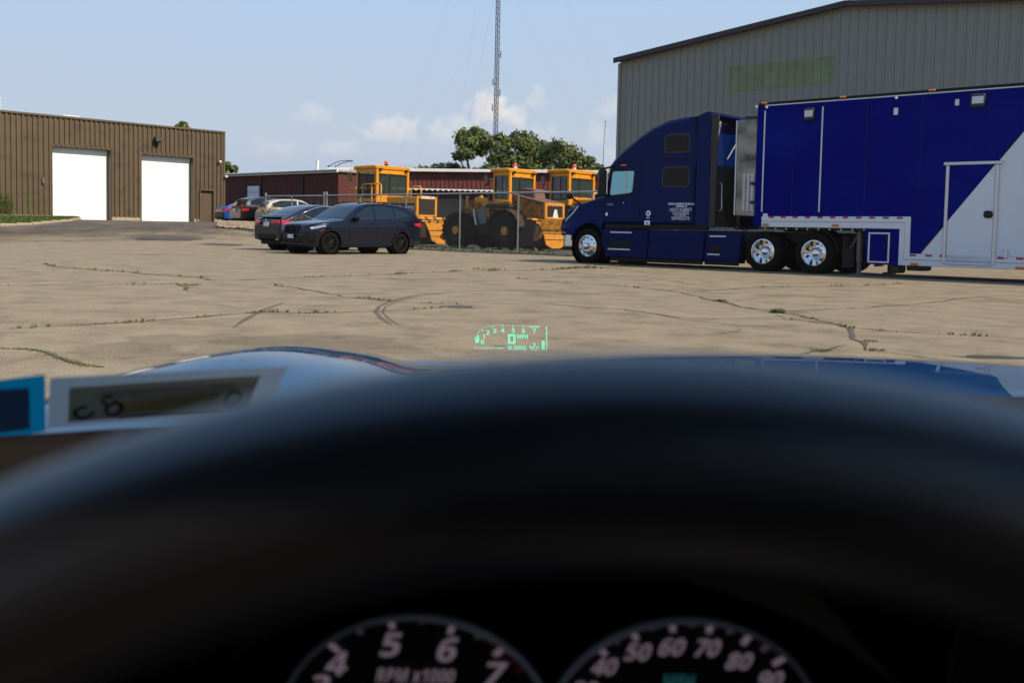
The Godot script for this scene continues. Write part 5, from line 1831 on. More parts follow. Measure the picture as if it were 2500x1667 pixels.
func truck_wheel(parent: Node, x: float, z: float, s: float, front: bool) -> void:
	var r := 0.50
	var w := group_part("wheel", parent, Vector3(x, r - 0.005, z))
	var g := G.new()
	for q in ([0.0] if front else [0.0, -0.34 * s]):
		g.xf = Transform3D(Basis.IDENTITY, Vector3(0, 0, q))
		g.lathe([Vector2(0.30, -0.13), Vector2(0.44, -0.15), Vector2(0.49, -0.125), Vector2(r, -0.09), Vector2(r, 0.09), Vector2(0.49, 0.125), Vector2(0.44, 0.15), Vector2(0.30, 0.13)], 40)
		for k in 4:
			g.lathe([Vector2(r + 0.003, -0.085 + 0.05 * k), Vector2(r + 0.004, -0.055 + 0.05 * k)], 40)
	part("tyre", g, M.tyre, w)
	g = G.new()
	if front:
		g.lathe([Vector2(0.31, s * 0.10), Vector2(0.315, s * 0.14), Vector2(0.295, s * 0.145), Vector2(0.275, s * 0.10), Vector2(0.25, s * 0.105), Vector2(0.19, s * 0.15), Vector2(0.13, s * 0.16), Vector2(0.10, s * 0.16)], 40)
		g.lathe([Vector2(0.105, s * 0.16), Vector2(0.10, s * 0.24), Vector2(0.07, s * 0.27), Vector2(0.0, s * 0.28)], 28)
	else:
		g.lathe([Vector2(0.31, s * 0.10), Vector2(0.315, s * 0.14), Vector2(0.295, s * 0.145), Vector2(0.285, s * 0.08), Vector2(0.27, -s * 0.04), Vector2(0.25, -s * 0.07), Vector2(0.20, -s * 0.05), Vector2(0.14, -s * 0.04)], 40)
		g.lathe([Vector2(0.14, -s * 0.04), Vector2(0.135, s * 0.02), Vector2(0.11, s * 0.07), Vector2(0.05, s * 0.10), Vector2(0.0, s * 0.11)], 28)
	part("rim", g, M.chrome, w)
	var zz := 0.125 if front else -0.052
	for k in 10:
		var a := TAU * (k + 0.5) / 10
		g = G.new()
		g.xf = Transform3D(Basis.IDENTITY, Vector3(cos(a) * 0.225, sin(a) * 0.225, s * (zz + 0.004)))
		g.lathe([Vector2(0.026, -s * 0.004), Vector2(0.024, s * 0.006), Vector2(0.0, s * 0.006)], 10)
		part("hand_hole", g, M.machine_black, w)
	g = G.new()
	for k in 10:
		var a := TAU * k / 10
		g.xf = Transform3D(Basis.IDENTITY, Vector3(cos(a) * 0.155, sin(a) * 0.155, s * (0.15 if front else -0.04)))
		g.lathe([Vector2(0.018, 0.0), Vector2(0.016, s * 0.05), Vector2(0.0, s * 0.055)], 6)
	part("lug_nuts", g, M.chrome, w)

func shifted(p: PackedVector2Array, d: Vector2) -> PackedVector2Array:
	var q := PackedVector2Array()
	for v in p: q.append(v + d)
	return q

func plate_box(called: String, m: Material, t: Node, x0: float, x1: float, y0: float, y1: float, z: float, d := 0.03, b := 0.01) -> MeshInstance3D:
	var g := G.new()
	g.box(Vector3((x0 + x1) / 2, (y0 + y1) / 2, z), Vector3(x1 - x0, y1 - y0, d), b)
	return part(called, g, m, t)

func rounded(x0: float, x1: float, y0: float, y1: float, r: float, lean := 0.0) -> PackedVector2Array:
	var p := PackedVector2Array()
	for c in [[x1 - r, y1 - r, 0.0], [x0 + r, y1 - r, PI / 2], [x0 + r, y0 + r, PI], [x1 - r, y0 + r, PI * 1.5]]:
		for k in 4:
			var a: float = c[2] + PI / 2 * k / 3.0
			var v := Vector2(c[0] + cos(a) * r, c[1] + sin(a) * r)
			p.append(v + Vector2((v.y - y0) * lean, 0))
	return p

func truck() -> void:
	var t := thing("tractor_unit", "dark blue sleeper-cab tractor unit facing left, coupled to the blue and white trailer", "truck", TRUCK_AT, yaw(132))
	var W := -2.5
	# hood: a loft with bulging fenders and cut wheel arches
	var top := func(x: float) -> float: return curve([-1.32, 1.02, -1.26, 1.30, -1.1, 1.50, -0.75, 1.66, -0.2, 1.84, 0.42, 2.0], x)
	var nose := func(x: float) -> float: return curve([-1.32, 0.62, -1.24, 0.82, -1.0, 0.98, -0.5, 1.06, 0.42, 1.10], x)
	var fender := func(x: float) -> float: return curve([-1.32, 0.80, -1.2, 1.0, -0.9, 1.16, -0.5, 1.235, 0.42, 1.245], x)
	var hwf := func(x: float, y: float) -> float:
		var k: float = smoothstep(0.98, 1.28, y)
		var up: float = nose.call(x) - 0.18 * smoothstep(1.2, 2.1, y)
		return lerpf(fender.call(x), up, k)
	var g := G.new()
	g.smooth()
	var nx := 46
	var ny := 20
	var R := 0.64
	for side in [1.0, -1.0]:
		var rows := []
		for i in nx + 1:
			var x := lerpf(-1.32, 0.43, float(i) / nx)
			var yt: float = top.call(x)
			var row := []
			for j in ny + 1:
				var y: float = lerpf(0.78 if x < 0.0 else 0.62, yt - 0.10, float(j) / ny)
				row.append(Vector3(x, y, hwf.call(x, y)))
			var zt: float = hwf.call(x, yt - 0.10)
			for k in range(1, 5):
				var a := PI / 2 * k / 4
				row.append(Vector3(x, yt - 0.10 + 0.07 * sin(a), zt - 0.12 * (1.0 - cos(a))))
			row.append(Vector3(x, yt, (zt - 0.12) * 0.5)); row.append(Vector3(x, yt + 0.01, 0))
			rows.append(row)
		for i in nx:
			for j in rows[0].size() - 1:
				var q := [rows[i][j], rows[i + 1][j], rows[i + 1][j + 1], rows[i][j + 1]]
				var inside := 0
				for k in 4:
					var v := Vector2(q[k].x + 0.02, q[k].y - 0.52)
					if v.length() < R:
						inside += 1
						v = v.normalized() * R
						q[k] = Vector3(v.x - 0.02, v.y + 0.52, hwf.call(v.x - 0.02, v.y + 0.52))
				if inside == 4: continue
				var c := []
				for v in q: c.append(Vector3(v.x, v.y, -1.25 + v.z * side))
				if side > 0: g.quad(c[0], c[1], c[2], c[3])
				else: g.quad(c[1], c[0], c[3], c[2])
	part("hood", g, M.truck_blue, t)
	g = G.new()
	var pts := []
	for k in 17:
		var a := lerpf(0.05, 2.95, k / 16.0)
		var x := -0.02 + cos(a) * (R + 0.005); var y := 0.52 + sin(a) * (R + 0.005)
		if y > 0.6: pts.append(Vector3(x, y, -1.25 + hwf.call(x, y) + 0.0))
	g.tube(pts, 0.022, 6)
	part("wheel_arch", g, M.truck_blue, t)
	g = G.new()
	g.xf = Transform3D(Basis.IDENTITY, Vector3(-0.02, 0.52, -0.04))
	g.lathe([Vector2(R, 0), Vector2(R, -0.45), Vector2(0, -0.45)], 26, false)
	g.xf = Transform3D(Basis.IDENTITY, Vector3(-0.02, 0.52, -2.46))
	g.lathe([Vector2(R, 0), Vector2(R, 0.45), Vector2(0, 0.45)], 26, false)
	part("wheel_well", g, M.plastic_black, t)
	# nose: grille, headlights, chrome bumper
	plate_box("grille", M.machine_black, t, -1.36, -1.28, 0.75, 1.36, -1.25, 1.1, 0.03)
	g = G.new()
	# one bar in plan, wrapped back round both corners
	g.xf = Transform3D(Basis(Vector3.RIGHT, PI / 2), Vector3(0, 0.8, 0))
	g.slab(V2([-0.62, -0.02, -0.88, -0.03, -1.06, -0.16, -1.25, -0.50, -1.36, -1.0, -1.36, -1.5, -1.25, -2.0, -1.06, -2.34, -0.88, -2.47, -0.62, -2.48, -0.62, -2.38, -0.90, -2.32, -1.12, -1.95, -1.24, -1.25, -1.12, -0.55, -0.90, -0.18, -0.62, -0.12]), 0.0, 0.35, 0.03)
	part("bumper", g, M.chrome, t)
	for z in [0, 1]:
		g = G.new()
		var zz := -0.40 if z == 0 else -2.10
		var zs := -0.245 if z == 0 else -2.255
		g.tube([Vector3(-0.60, 1.64, zs), Vector3(-0.76, 1.46, zs), Vector3(-1.04, 1.22, zs), Vector3(-1.20, 1.06, zs + (-0.12 if z == 0 else 0.12))], 0.022, 6)
		part("light_strip", g, M.trim_white, t)
		g = G.new()
		g.slab(V2([-1.28, 0.92, -0.70, 1.02, -0.80, 1.22, -1.0, 1.36, -1.22, 1.24]), zz - 0.06, zz + 0.15, 0.04)
		part("headlight", g, M.gloss_black, t)
		g = G.new()
		g.box(Vector3(-0.98, 0.86, -0.085 if z == 0 else -2.415), Vector3(0.20, 0.04, 0.05), 0.01, Basis(Vector3.UP, 0.35 if z == 0 else -0.35))
		part("side_marker", g, M.amber, t)
	# cab and sleeper
	var prof := V2([0.42, 1.12, 0.42, 2.0, 0.50, 2.30, 0.62, 2.76, 0.78, 2.95, 1.0, 3.13, 1.33, 3.34, 1.62, 3.53, 2.02, 3.74, 2.5, 3.90, 3.0, 3.965, 3.46, 3.975, 3.46, 1.10])
	g = G.new()
	g.slab(prof, W + 0.04, -0.04, 0.09)
	part("cab_body", g, M.truck_blue, t)
	# crease under the roof cap, door and panel seams
	g = G.new()
	g.tube([Vector3(0.62, 2.72, -0.045), Vector3(0.95, 2.85, -0.038), Vector3(1.7, 2.87, -0.036), Vector3(3.45, 2.88, -0.036)], 0.014, 5)
	part("roof_seam", g, M.plastic_black, t)
	for s in [[1.70, 1.14, 1.70, 2.84], [3.44, 1.14, 3.44, 3.9], [0.50, 1.2, 0.47, 2.0], [0.47, 2.0, 0.66, 2.72], [0.50, 1.2, 0.72, 1.13]]:
		g = G.new()
		g.tube([Vector3(s[0], s[1], -0.038), Vector3(s[2], s[3], -0.038)], 0.010, 4)
		part("panel_seam", g, M.plastic_black, t)
	plate_box("cab_sill", M.plastic_black, t, 0.55, 3.84, 1.0, 1.13, -0.10, 0.16, 0.02)
	# door window with its gasket, teal of the reflected sky painted into the glass
	var dw := V2([0.80, 2.60, 1.46, 2.60, 1.50, 2.56, 1.45, 2.04, 1.40, 1.99, 0.74, 1.93, 0.69, 1.97, 0.76, 2.55])
	g = G.new()
	g.slab(dw, -0.06, -0.026, 0.008)
	var dwin := part("door_window", g, M.cab_window, t)
	g = G.new()
	g.slab(V2([0.76, 2.66, 1.50, 2.66, 1.56, 2.60, 1.50, 2.0, 1.43, 1.93, 0.70, 1.87, 0.62, 1.94, 0.70, 2.60]), -0.06, -0.034, 0.006)
	part("window_gasket", g, M.plastic_black, t)
	g = G.new()
	g.box(Vector3(1.22, 2.30, -0.022), Vector3(0.05, 0.52, 0.012), 0.004, Basis(Vector3.BACK, 0.05))
	part("window_reflection", g, M.window_reflection, dwin)  # pale bar painted as an upright reflection on the window
	for q in [[2.49, 3.21, 3.08, 3.50], [2.45, 3.23, 2.17, 2.64]]:
		g = G.new()
		g.slab(rounded(q[0], q[1], q[2], q[3], 0.09), -0.06, -0.030, 0.008)
		part("sleeper_window", g, M.tinted_glass, t)
		g = G.new()
		g.slab(rounded(q[0] - 0.05, q[1] + 0.05, q[2] - 0.05, q[3] + 0.05, 0.12), -0.06, -0.036, 0.005)
		part("window_gasket", g, M.rubber, t)
	# side extenders and roof fairing behind the sleeper
	for z in [-0.02, W + 0.08]:
		g = G.new()
		g.slab(V2([3.47, 1.06, 3.47, 3.955, 3.62, 4.03, 3.74, 4.065, 3.86, 4.06, 3.87, 1.06]), z - 0.06, z - 0.01, 0.012)
		part("side_extender", g, M.truck_blue, t)
		g = G.new()
		g.slab(V2([3.875, 1.06, 3.875, 4.0, 4.10, 3.98, 4.05, 1.06]), z - 0.055, z - 0.02, 0.01)
		part("rubber_edge", g, M.rubber, t)
	g = G.new()
	g.slab(V2([3.2, 3.93, 3.45, 3.975, 3.62, 4.03, 3.74, 4.065, 3.86, 4.06, 3.86, 4.0, 3.6, 3.94]), W + 0.1, -0.06, 0.01)
	part("roof_fairing", g, M.truck_blue, t)
	g = G.new()
	for z in [-0.55, -1.9]:
		g.tube([Vector3(3.50, 2.95, z - 0.3), Vector3(3.84, 3.85, z)], 0.025, 6)
		g.tube([Vector3(3.50, 2.95, z + 0.35), Vector3(3.84, 3.85, z)], 0.018, 6)
	part("fairing_strut", g, M.trim_white, t)
	plate_box("back_wall", M.plastic_black, t, 3.46, 3.50, 1.1, 2.75, -1.25, 2.3, 0.01)
	g = G.new()
	g.tube([Vector3(3.98, 2.25, -0.30), Vector3(4.08, 2.22, -0.30), Vector3(4.10, 1.55, -0.30), Vector3(4.02, 1.50, -0.30)], 0.022, 6)
	part("grab_handle", g, M.satin_trim, t)
	plate_box("junction_box", M.steel_worn, t, 3.50, 3.56, 2.35, 2.55, -0.75, 0.2, 0.01)
	g = G.new()
	g.tube([Vector3(3.9, 1.9, -0.8), Vector3(4.05, 1.3, -0.7), Vector3(4.3, 1.05, -0.75), Vector3(4.6, 1.1, -0.9), Vector3(4.75, 1.3, -1.0)], 0.025, 6)
	g.tube([Vector3(3.9, 1.9, -1.0), Vector3(4.1, 1.25, -0.95), Vector3(4.4, 1.0, -1.0), Vector3(4.75, 1.25, -1.2)], 0.02, 6)
	part("air_line", g, M.plastic_black, t)
	# lower fairings
	for sgn in [0, 1]:
		var z1 := -0.005 if sgn == 0 else W + 0.26
		for q in [[[0.60, 0.20, 0.50, 0.45, 0.40, 0.98, 0.60, 1.0, 2.03, 0.985, 1.97, 0.20], "step_fairing"], [[2.01, 0.20, 2.07, 0.985, 3.79, 0.965, 3.73, 0.20], "tank_fairing"], [[3.78, 0.20, 3.84, 0.95, 4.86, 0.94, 4.78, 0.20], "rear_fairing"]]:
			g = G.new()
			g.slab(V2(q[0]), z1 - 0.25, z1, 0.03)
			part(q[1], g, M.truck_blue, t)
		plate_box("lower_edge", M.plastic_black, t, 0.75, 1.95, 0.10, 0.21, z1 - 0.06, 0.08)
		plate_box("lower_edge", M.plastic_black, t, 2.02, 3.72, 0.10, 0.21, z1 - 0.06, 0.08)
		plate_box("lower_edge", M.plastic_black, t, 3.80, 4.78, 0.11, 0.21, z1 - 0.06, 0.08)
	for q in [[0.76, 1.50, 0.90], [0.69, 1.45, 0.43], [3.95, 4.43, 0.85], [3.90, 4.26, 0.38]]:
		plate_box("step_edge", M.aluminium, t, q[0], q[1], q[2] - 0.022, q[2] + 0.022, 0.0, 0.03, 0.008)
	for q in [[0.74, 1.46, 0.48, 0.66], [3.94, 4.30, 0.43, 0.60]]:
		plate_box("step_recess", M.plastic_black, t, q[0], q[1], q[2], q[3], -0.004, 0.012, 0.003)
	# chassis
	g = G.new()
	g.box(Vector3(4.2, 0.85, -0.85), Vector3(7.4, 0.28, 0.10), 0.02)
	g.box(Vector3(4.2, 0.85, -1.65), Vector3(7.4, 0.28, 0.10), 0.02)
	g.box(Vector3(2.2, 0.75, -1.25), Vector3(3.4, 0.45, 1.5), 0.05)
	g.box(Vector3(6.1, 1.05, -1.25), Vector3(1.0, 0.10, 0.9), 0.03)
	for x in [5.465, 6.81]: g.box(Vector3(x, 0.5, -1.25), Vector3(0.26, 0.30, 2.0), 0.08)
	g.box(Vector3(-0.03, 0.45, -1.25), Vector3(0.15, 0.15, 2.0), 0.03)
	part("chassis", g, M.machine_black, t)
	for x in [7.55]:
		for z in [-0.32, -2.18]:
			g = G.new()
			g.box(Vector3(x, 0.55, z), Vector3(0.015, 0.75, 0.6), 0.004)
			part("mud_flap", g, M.rubber, t)
	for z in [-0.32, -2.18]:
		g = G.new()
		var arc := PackedVector2Array()
		for k in 7: arc.append(Vector2(6.81 + cos(lerpf(0.0, 1.3, k / 6.0)) * 0.60, 0.52 + sin(lerpf(0.0, 1.3, k / 6.0)) * 0.58))
		for k in 7: arc.append(Vector2(6.81 + cos(lerpf(1.3, 0.0, k / 6.0)) * 0.57, 0.52 + sin(lerpf(1.3, 0.0, k / 6.0)) * 0.55))
		g.slab(arc, z - 0.28, z + 0.28)
		part("quarter_fender", g, M.plastic_black, t)
	for q in [[-0.045, -0.16, 1.0, true], [-0.045, W + 0.16, -1.0, true], [5.465, -0.16, 1.0, false], [6.81, -0.16, 1.0, false], [5.465, W + 0.16, -1.0, false], [6.81, W + 0.16, -1.0, false]]:
		truck_wheel(t, q[0], q[1], q[2], q[3])
	# mirrors, aerial, badges
	for z in [0.10, W - 0.10]:
		g = G.new()
		g.slab(rounded(-0.11, 0.11, -0.38, 0.38, 0.07), -0.09, 0.09, 0.03)
		var mi := part("mirror", g, M.gloss_black, t)
		mi.position = Vector3(0.50, 2.28, z)
		mi.rotation.y = 0.9 if z > 0 else -0.9
		g = G.new()
		g.slab(rounded(-0.09, 0.09, -0.35, 0.35, 0.06), -0.01, 0.01, 0.003)
		var mg := part("mirror_glass", g, M.chrome, mi)
		mg.position = Vector3(0.125, 0, 0)
		mg.rotation.y = PI / 2
		g = G.new()
		g.tube([Vector3(0.5, 2.66, z), Vector3(0.75, 2.72, z * 0.4 + (W * 0.6 * 0.5 if z < 0 else -0.02)), Vector3(0.9, 2.74, -0.1 if z > 0 else W + 0.1)], 0.03, 6)
		part("mirror_arm", g, M.gloss_black, t)
	for z in [-0.35, W + 0.35]:
		g = G.new()
		g.tube([Vector3(-0.58, 1.68, z), Vector3(-0.85, 1.90, z + 0.12)], 0.03, 6)
		g.box(Vector3(-0.90, 1.93, z + 0.15), Vector3(0.14, 0.18, 0.22), 0.05)
		part("hood_mirror", g, M.gloss_black, t)
	g = G.new()
	g.tube([Vector3(0.44, 2.7, -0.02), Vector3(0.47, 3.3, 0.02), Vector3(0.53, 3.96, 0.05)], 0.008, 5)
	g.box(Vector3(0.53, 3.98, 0.05), Vector3(0.025, 0.04, 0.025), 0.006)
	part("aerial", g, M.steel_worn, t)
	plate_box("marker_light", M.amber, t, 1.05, 1.24, 2.74, 2.78, -0.03, 0.03, 0.01)
	plate_box("door_handle", M.gloss_black, t, 1.28, 1.52, 1.31, 1.36, -0.025, 0.03, 0.01)
	g = G.new()
	g.xf = Transform3D(Basis.IDENTITY, Vector3(1.18, 1.72, -0.02))
	g.lathe([Vector2(0.02, -0.02), Vector2(0.016, 0.01), Vector2(0, 0.012)], 10)
	part("door_lock", g, M.chrome, t)
	var zl := -0.033
	lettering("lettering", "STEPHEN CAMERON RACING LLC", 0.055, Vector3(3.04, 1.685, zl), M.print_white, t, 0.82, "Droid Sans", true)
	lettering("lettering", "SONOMA, CA", 0.052, Vector3(3.05, 1.617, zl), M.print_white, t, 0.34, "Droid Sans", true)
	lettering("lettering", "USDOT # 609877", 0.088, Vector3(3.03, 1.53, zl), M.print_white, t, 0.68)
	lettering("lettering", "CA # 624814", 0.088, Vector3(3.03, 1.44, zl), M.print_white, t, 0.50)
	lettering("lettering", "NOT FOR HIRE", 0.038, Vector3(3.03, 1.375, zl), M.print_white, t, 0.34)
	lettering("lettering", "VIN PN322176", 0.086, Vector3(3.03, 1.305, zl), M.print_white, t, 0.56)
	lettering("lettering", "VNL 860", 0.05, Vector3(0.70, 1.675, zl), M.print_dim, t, 0.19, "Droid Sans", true)
	plate_box("decal", M.print_white, t, 0.56, 0.625, 1.36, 1.45, -0.034, 0.012, 0.003)
	g = G.new()
	g.xf = Transform3D(Basis.IDENTITY, Vector3(2.0, 1.436, -0.036))
	g.lathe([Vector2(0.075, 0), Vector2(0.072, 0.008), Vector2(0, 0.008)], 22)
	part("round_sticker", g, M.print_white, t)
	g = G.new()
	g.xf = Transform3D(Basis.IDENTITY, Vector3(2.0, 1.436, -0.027))
	g.lathe([Vector2(0.04, 0), Vector2(0.038, 0.004), Vector2(0.0, 0.004)], 18)
	part("sticker_print", g, M.tape_red, t)
	plate_box("sticker_print", M.print_dim, t, 1.94, 2.05, 1.29, 1.34, -0.035, 0.008, 0.002)
	g = G.new()
	g.slab(V2([1.885, 1.235, 2.06, 1.235, 2.06, 1.13, 2.02, 1.09, 1.925, 1.09, 1.885, 1.13]), -0.036, -0.028, 0.002)
	part("shield_sticker", g, M.print_white, t)
	plate_box("sticker_print", M.sticker_blue, t, 1.93, 2.02, 1.13, 1.20, -0.026, 0.006, 0.002)

func trailer() -> void:
	var t := thing("race_trailer", "long blue and white enclosed trailer with a side door, behind the tractor unit", "trailer", TRUCK_AT, yaw(132))
	var W := -2.58
	var far := 20.5
	var g := G.new()
	g.slab(V2([5.21, 1.12, 5.21, 4.09, far, 4.09, far, 0.33, 8.88, 0.33, 8.88, 1.12]), W + 0.02, -0.02, 0.01)
	part("body", g, M.trailer_blue, t)
	# painted skins of the near side, a few millimetres proud of the core
	g = G.new()
	g.slab(V2([5.20, 1.13, 5.20, 4.10, 12.05, 4.10, 9.33, 0.56, 9.10, 0.56, 9.10, 1.36, 5.46, 1.36]), -0.02, 0.0, 0.004)
	part("blue_side_panel", g, M.trailer_blue, t)
	g = G.new()
	g.slab(V2([12.055, 4.10, far, 4.10, far, 0.56, 9.335, 0.56]), -0.02, 0.0, 0.004)
	part("white_side_panel", g, M.trailer_white, t)
	g = G.new()
	g.slab(V2([12.03, 4.10, 12.07, 4.10, 9.35, 0.56, 9.31, 0.56]), 0.0, 0.004, 0.001)
	part("edge_stripe", g, M.plastic_black, t)
	# thin vertical joints between the side sheets
	for x in [6.2, 8.0, 9.25]:
		plate_box("panel_joint", M.plastic_black, t, x - 0.006, x + 0.006, 1.40, 4.06, 0.001, 0.006, 0.0)
	g = G.new()
	g.slab(V2([5.42, 1.11, 5.42, 1.37, 9.10, 1.385, 9.11, 0.555, far, 0.555, far, 0.30, 8.86, 0.285, 8.86, 1.105]), -0.03, 0.02, 0.01)
	part("lower_rail", g, M.trim_white, t)
	g = G.new()
	g.tube([Vector3(5.44, 1.25, 0.021), Vector3(8.98, 1.25, 0.021), Vector3(8.98, 0.42, 0.021), Vector3(far, 0.42, 0.021)], 0.005, 4)
	part("rail_seam", g, M.steel_worn, t)
	plate_box("corner_plate", M.trim_white, t, 5.45, 5.58, 1.36, 1.44, 0.004, 0.02)
	for i in 11:
		plate_box("reflective_tape", M.tape_red, t, 5.62 + 0.317 * i, 5.755 + 0.317 * i, 1.332, 1.376, 0.022, 0.006, 0.002)
	for x in [9.11, 9.46, 9.77, 10.955, 11.33, 11.68, 12.03]:
		plate_box("reflective_tape", M.tape_red, t, x, x + 0.145, 0.500, 0.545, 0.022, 0.006, 0.002)
	# roof rails with amber markers
	plate_box("roof_rail", M.plastic_black, t, 5.22, far, 4.10, 4.185, -0.05, 0.10, 0.015)
	plate_box("roof_trim", M.aluminium, t, 5.40, far, 4.085, 4.115, 0.004, 0.02, 0.006)
	g = G.new()
	g.box(Vector3((5.25 + far) / 2, 4.13, W / 2), Vector3(far - 5.3, 0.05, -W - 0.1), 0.01)
	part("roof", g, M.trim_white, t)
	for x in [5.38, 7.40, 9.44, 11.5]: plate_box("marker_light", M.amber, t, x - 0.075, x + 0.075, 4.14, 4.185, 0.01, 0.05, 0.015)
	for q in [[5.545, 1.165], [7.35, 1.165], [9.225, 0.325], [11.41, 0.325]]: plate_box("marker_light", M.amber, t, q[0] - 0.085, q[0] + 0.085, q[1] - 0.03, q[1] + 0.03, 0.03, 0.04, 0.015)
	for x in [5.418, 6.92]: plate_box("awning_track", M.aluminium, t, x - 0.018, x + 0.018, 1.48, 3.98, 0.012, 0.024, 0.006)
	for x in [5.46, 8.66]:
		g = G.new()
		g.box(Vector3(x, 4.055, 0.02), Vector3(0.07, 0.07, 0.04), 0.015)
		part("hook", g, M.chrome, t)
	for q in [[6.60, 3.82, 0.26], [10.43, 3.87, 0.30]]:
		plate_box("floodlight", M.lamp_black, t, q[0] - q[2] / 2, q[0] + q[2] / 2, q[1] - 0.15, q[1] + 0.14, 0.05, 0.10, 0.03)
		plate_box("floodlight_lens", M.lens, t, q[0] - q[2] * 0.38, q[0] + q[2] * 0.40, q[1] - 0.08, q[1] + 0.08, 0.105, 0.02, 0.008)
	plate_box("vent_plate", M.trim_white, t, 8.61, 8.71, 3.67, 3.83, 0.012, 0.02)
	plate_box("vent_plate", M.aluminium, t, 9.94, 10.03, 3.79, 3.93, 0.012, 0.02)
	# side door
	var d := group_part("side_door", t, Vector3(10.37, 0, 0))
	plate_box("door_frame", M.aluminium, d, -0.545, -0.475, 0.37, 2.50, 0.022, 0.04)
	plate_box("door_frame", M.aluminium, d, 0.475, 0.545, 0.37, 2.50, 0.022, 0.04)
	plate_box("door_frame", M.aluminium, d, -0.60, 0.62, 2.505, 2.575, 0.024, 0.045)
	plate_box("door_frame", M.aluminium, d, -0.47, 0.47, 0.345, 0.385, 0.026, 0.03)
	# door leaf: blue above the diagonal, white below
	g = G.new()
	g.slab(V2([-0.465, 2.495, 0.444, 2.495, -0.465, 1.306]), 0.006, 0.020, 0.003)
	part("leaf_blue", g, M.trailer_blue, d)
	g = G.new()
	g.slab(V2([0.455, 2.495, 0.467, 2.495, 0.467, 0.39, -0.465, 0.39, -0.465, 1.292]), 0.006, 0.020, 0.003)
	part("leaf_white", g, M.trailer_white, d)
	g = G.new()
	g.slab(rounded(0.27, 0.46, 1.36, 1.52, 0.06), 0.02, 0.045, 0.012)
	part("latch", g, M.gloss_black, d)
	for y in [0.46, 1.5, 2.3]: plate_box("hinge", M.aluminium, d, 0.40, 0.47, y, y + 0.09, 0.024, 0.02, 0.004)
	# belly locker behind the drive wheels
	g = G.new()
	g.slab(V2([8.04, 1.10, 8.855, 1.10, 8.855, 0.285, 8.11, 0.285]), -1.0, -0.002, 0.01)
	part("belly_locker", g, M.trailer_blue, t)
	var h := group_part("hatch", t, Vector3(8.40, 0.67, 0.0))
	for q in [[-0.25, 0.25, 0.31, 0.35], [-0.25, 0.25, -0.35, -0.31], [-0.25, -0.21, -0.31, 0.31], [0.21, 0.25, -0.31, 0.31]]:
		plate_box("hatch_frame", M.aluminium, h, q[0], q[1], q[2], q[3], 0.012, 0.024, 0.006)
	plate_box("hatch_lock", M.gloss_black, h, 0.10, 0.16, -0.02, 0.03, 0.012, 0.02)
	plate_box("step_bracket", M.aluminium, t, 11.08, 11.16, 0.52, 0.70, 0.03, 0.05)
	# generator unit on the front wall
	g = G.new()
	g.slab(V2([4.62, 1.37, 4.60, 3.80, 5.20, 3.82, 5.20, 1.35]), W + 0.2, -0.06, 0.03)
	var gen := part("front_generator", g, M.steel_skin, t)
	g = G.new()
	g.tube([Vector3(4.615, 1.40, -0.065), Vector3(4.60, 3.78, -0.065)], 0.022, 6)
	part("edge_strip", g, M.aluminium, gen)
	for c in 3:
		for k in 22:
			if c == 2 and (k in [15, 16, 4]): continue
			g = G.new()
			g.box(Vector3(4.86 + c * 0.115, 1.53 + k * 0.043, -0.056), Vector3(0.075, 0.026, 0.012), 0.004)
			part("vent_slat", g, M.trailer_white, gen)
	for y in [2.17, 1.70]: plate_box("latch", M.gloss_black, gen, 5.06, 5.16, y - 0.02, y + 0.05, -0.05, 0.03)
	g = G.new()
	g.box(Vector3(4.85, 3.86, -0.5), Vector3(0.3, 0.10, 0.5), 0.02)
	part("cap_box", g, M.machine_black, gen)
	g = G.new()
	g.tube([Vector3(5.06, 3.78, -0.35), Vector3(5.05, 4.02, -0.35), Vector3(5.02, 4.10, -0.35), Vector3(4.95, 4.15, -0.35)], 0.035, 8)
	part("exhaust", g, M.aluminium, gen)
	# underside: king-pin plate, landing legs, axle boxes out of sight
	g = G.new()
	g.box(Vector3(6.9, 1.09, W / 2), Vector3(3.2, 0.06, -W - 0.2), 0.01)
	g.box(Vector3(14.5, 0.40, W / 2), Vector3(11.0, 0.12, 1.2), 0.02)
	part("underframe", g, M.machine_black, t)
	g = G.new()
	for k in 12:
		g.box(Vector3(5.5 + k * 0.28, 1.07, -0.05), Vector3(0.03, 0.05, 0.04), 0.005)
	part("rail_clip", g, M.aluminium, t)
	for z in [-0.35, W + 0.35]:
		g = G.new()
		g.box(Vector3(7.80, 0.68, z), Vector3(0.12, 0.75, 0.12), 0.02)
		g.box(Vector3(7.80, 0.22, z), Vector3(0.09, 0.42, 0.09), 0.02)
		g.box(Vector3(7.80, 0.02, z), Vector3(0.26, 0.04, 0.26), 0.01)
		part("landing_leg", g, M.steel_worn, t)
		g = G.new()
		g.tube([Vector3(7.55, 0.6, z), Vector3(7.75, 0.95, z)], 0.03, 6)
		g.tube([Vector3(7.70, 0.85, z + 0.08), Vector3(7.70, 0.70, z + 0.12), Vector3(7.58, 0.68, z + 0.12)], 0.015, 5)
		part("leg_brace", g, M.steel_worn, t)
	g = G.new()
	g.box(Vector3(8.75, 0.20, -0.30), Vector3(0.22, 0.20, 0.4), 0.04)
	g.box(Vector3(9.2, 0.24, -0.35), Vector3(0.4, 0.14, 0.5), 0.03)
	part("tie_down", g, M.machine_black, t)
	for x in [16.6, 17.9]:
		for q in [[-0.16, 1.0], [W + 0.16, -1.0]]: truck_wheel(t, x, q[0] - 0.05, q[1], false)

# ---------------------------------------------------------------- the car we sit in
func hood_edge(x: float) -> float:       # distance of the hood's rear edge ahead of the eye
	return 1.0 - 0.55 * pow(x - 0.45, 2.0)

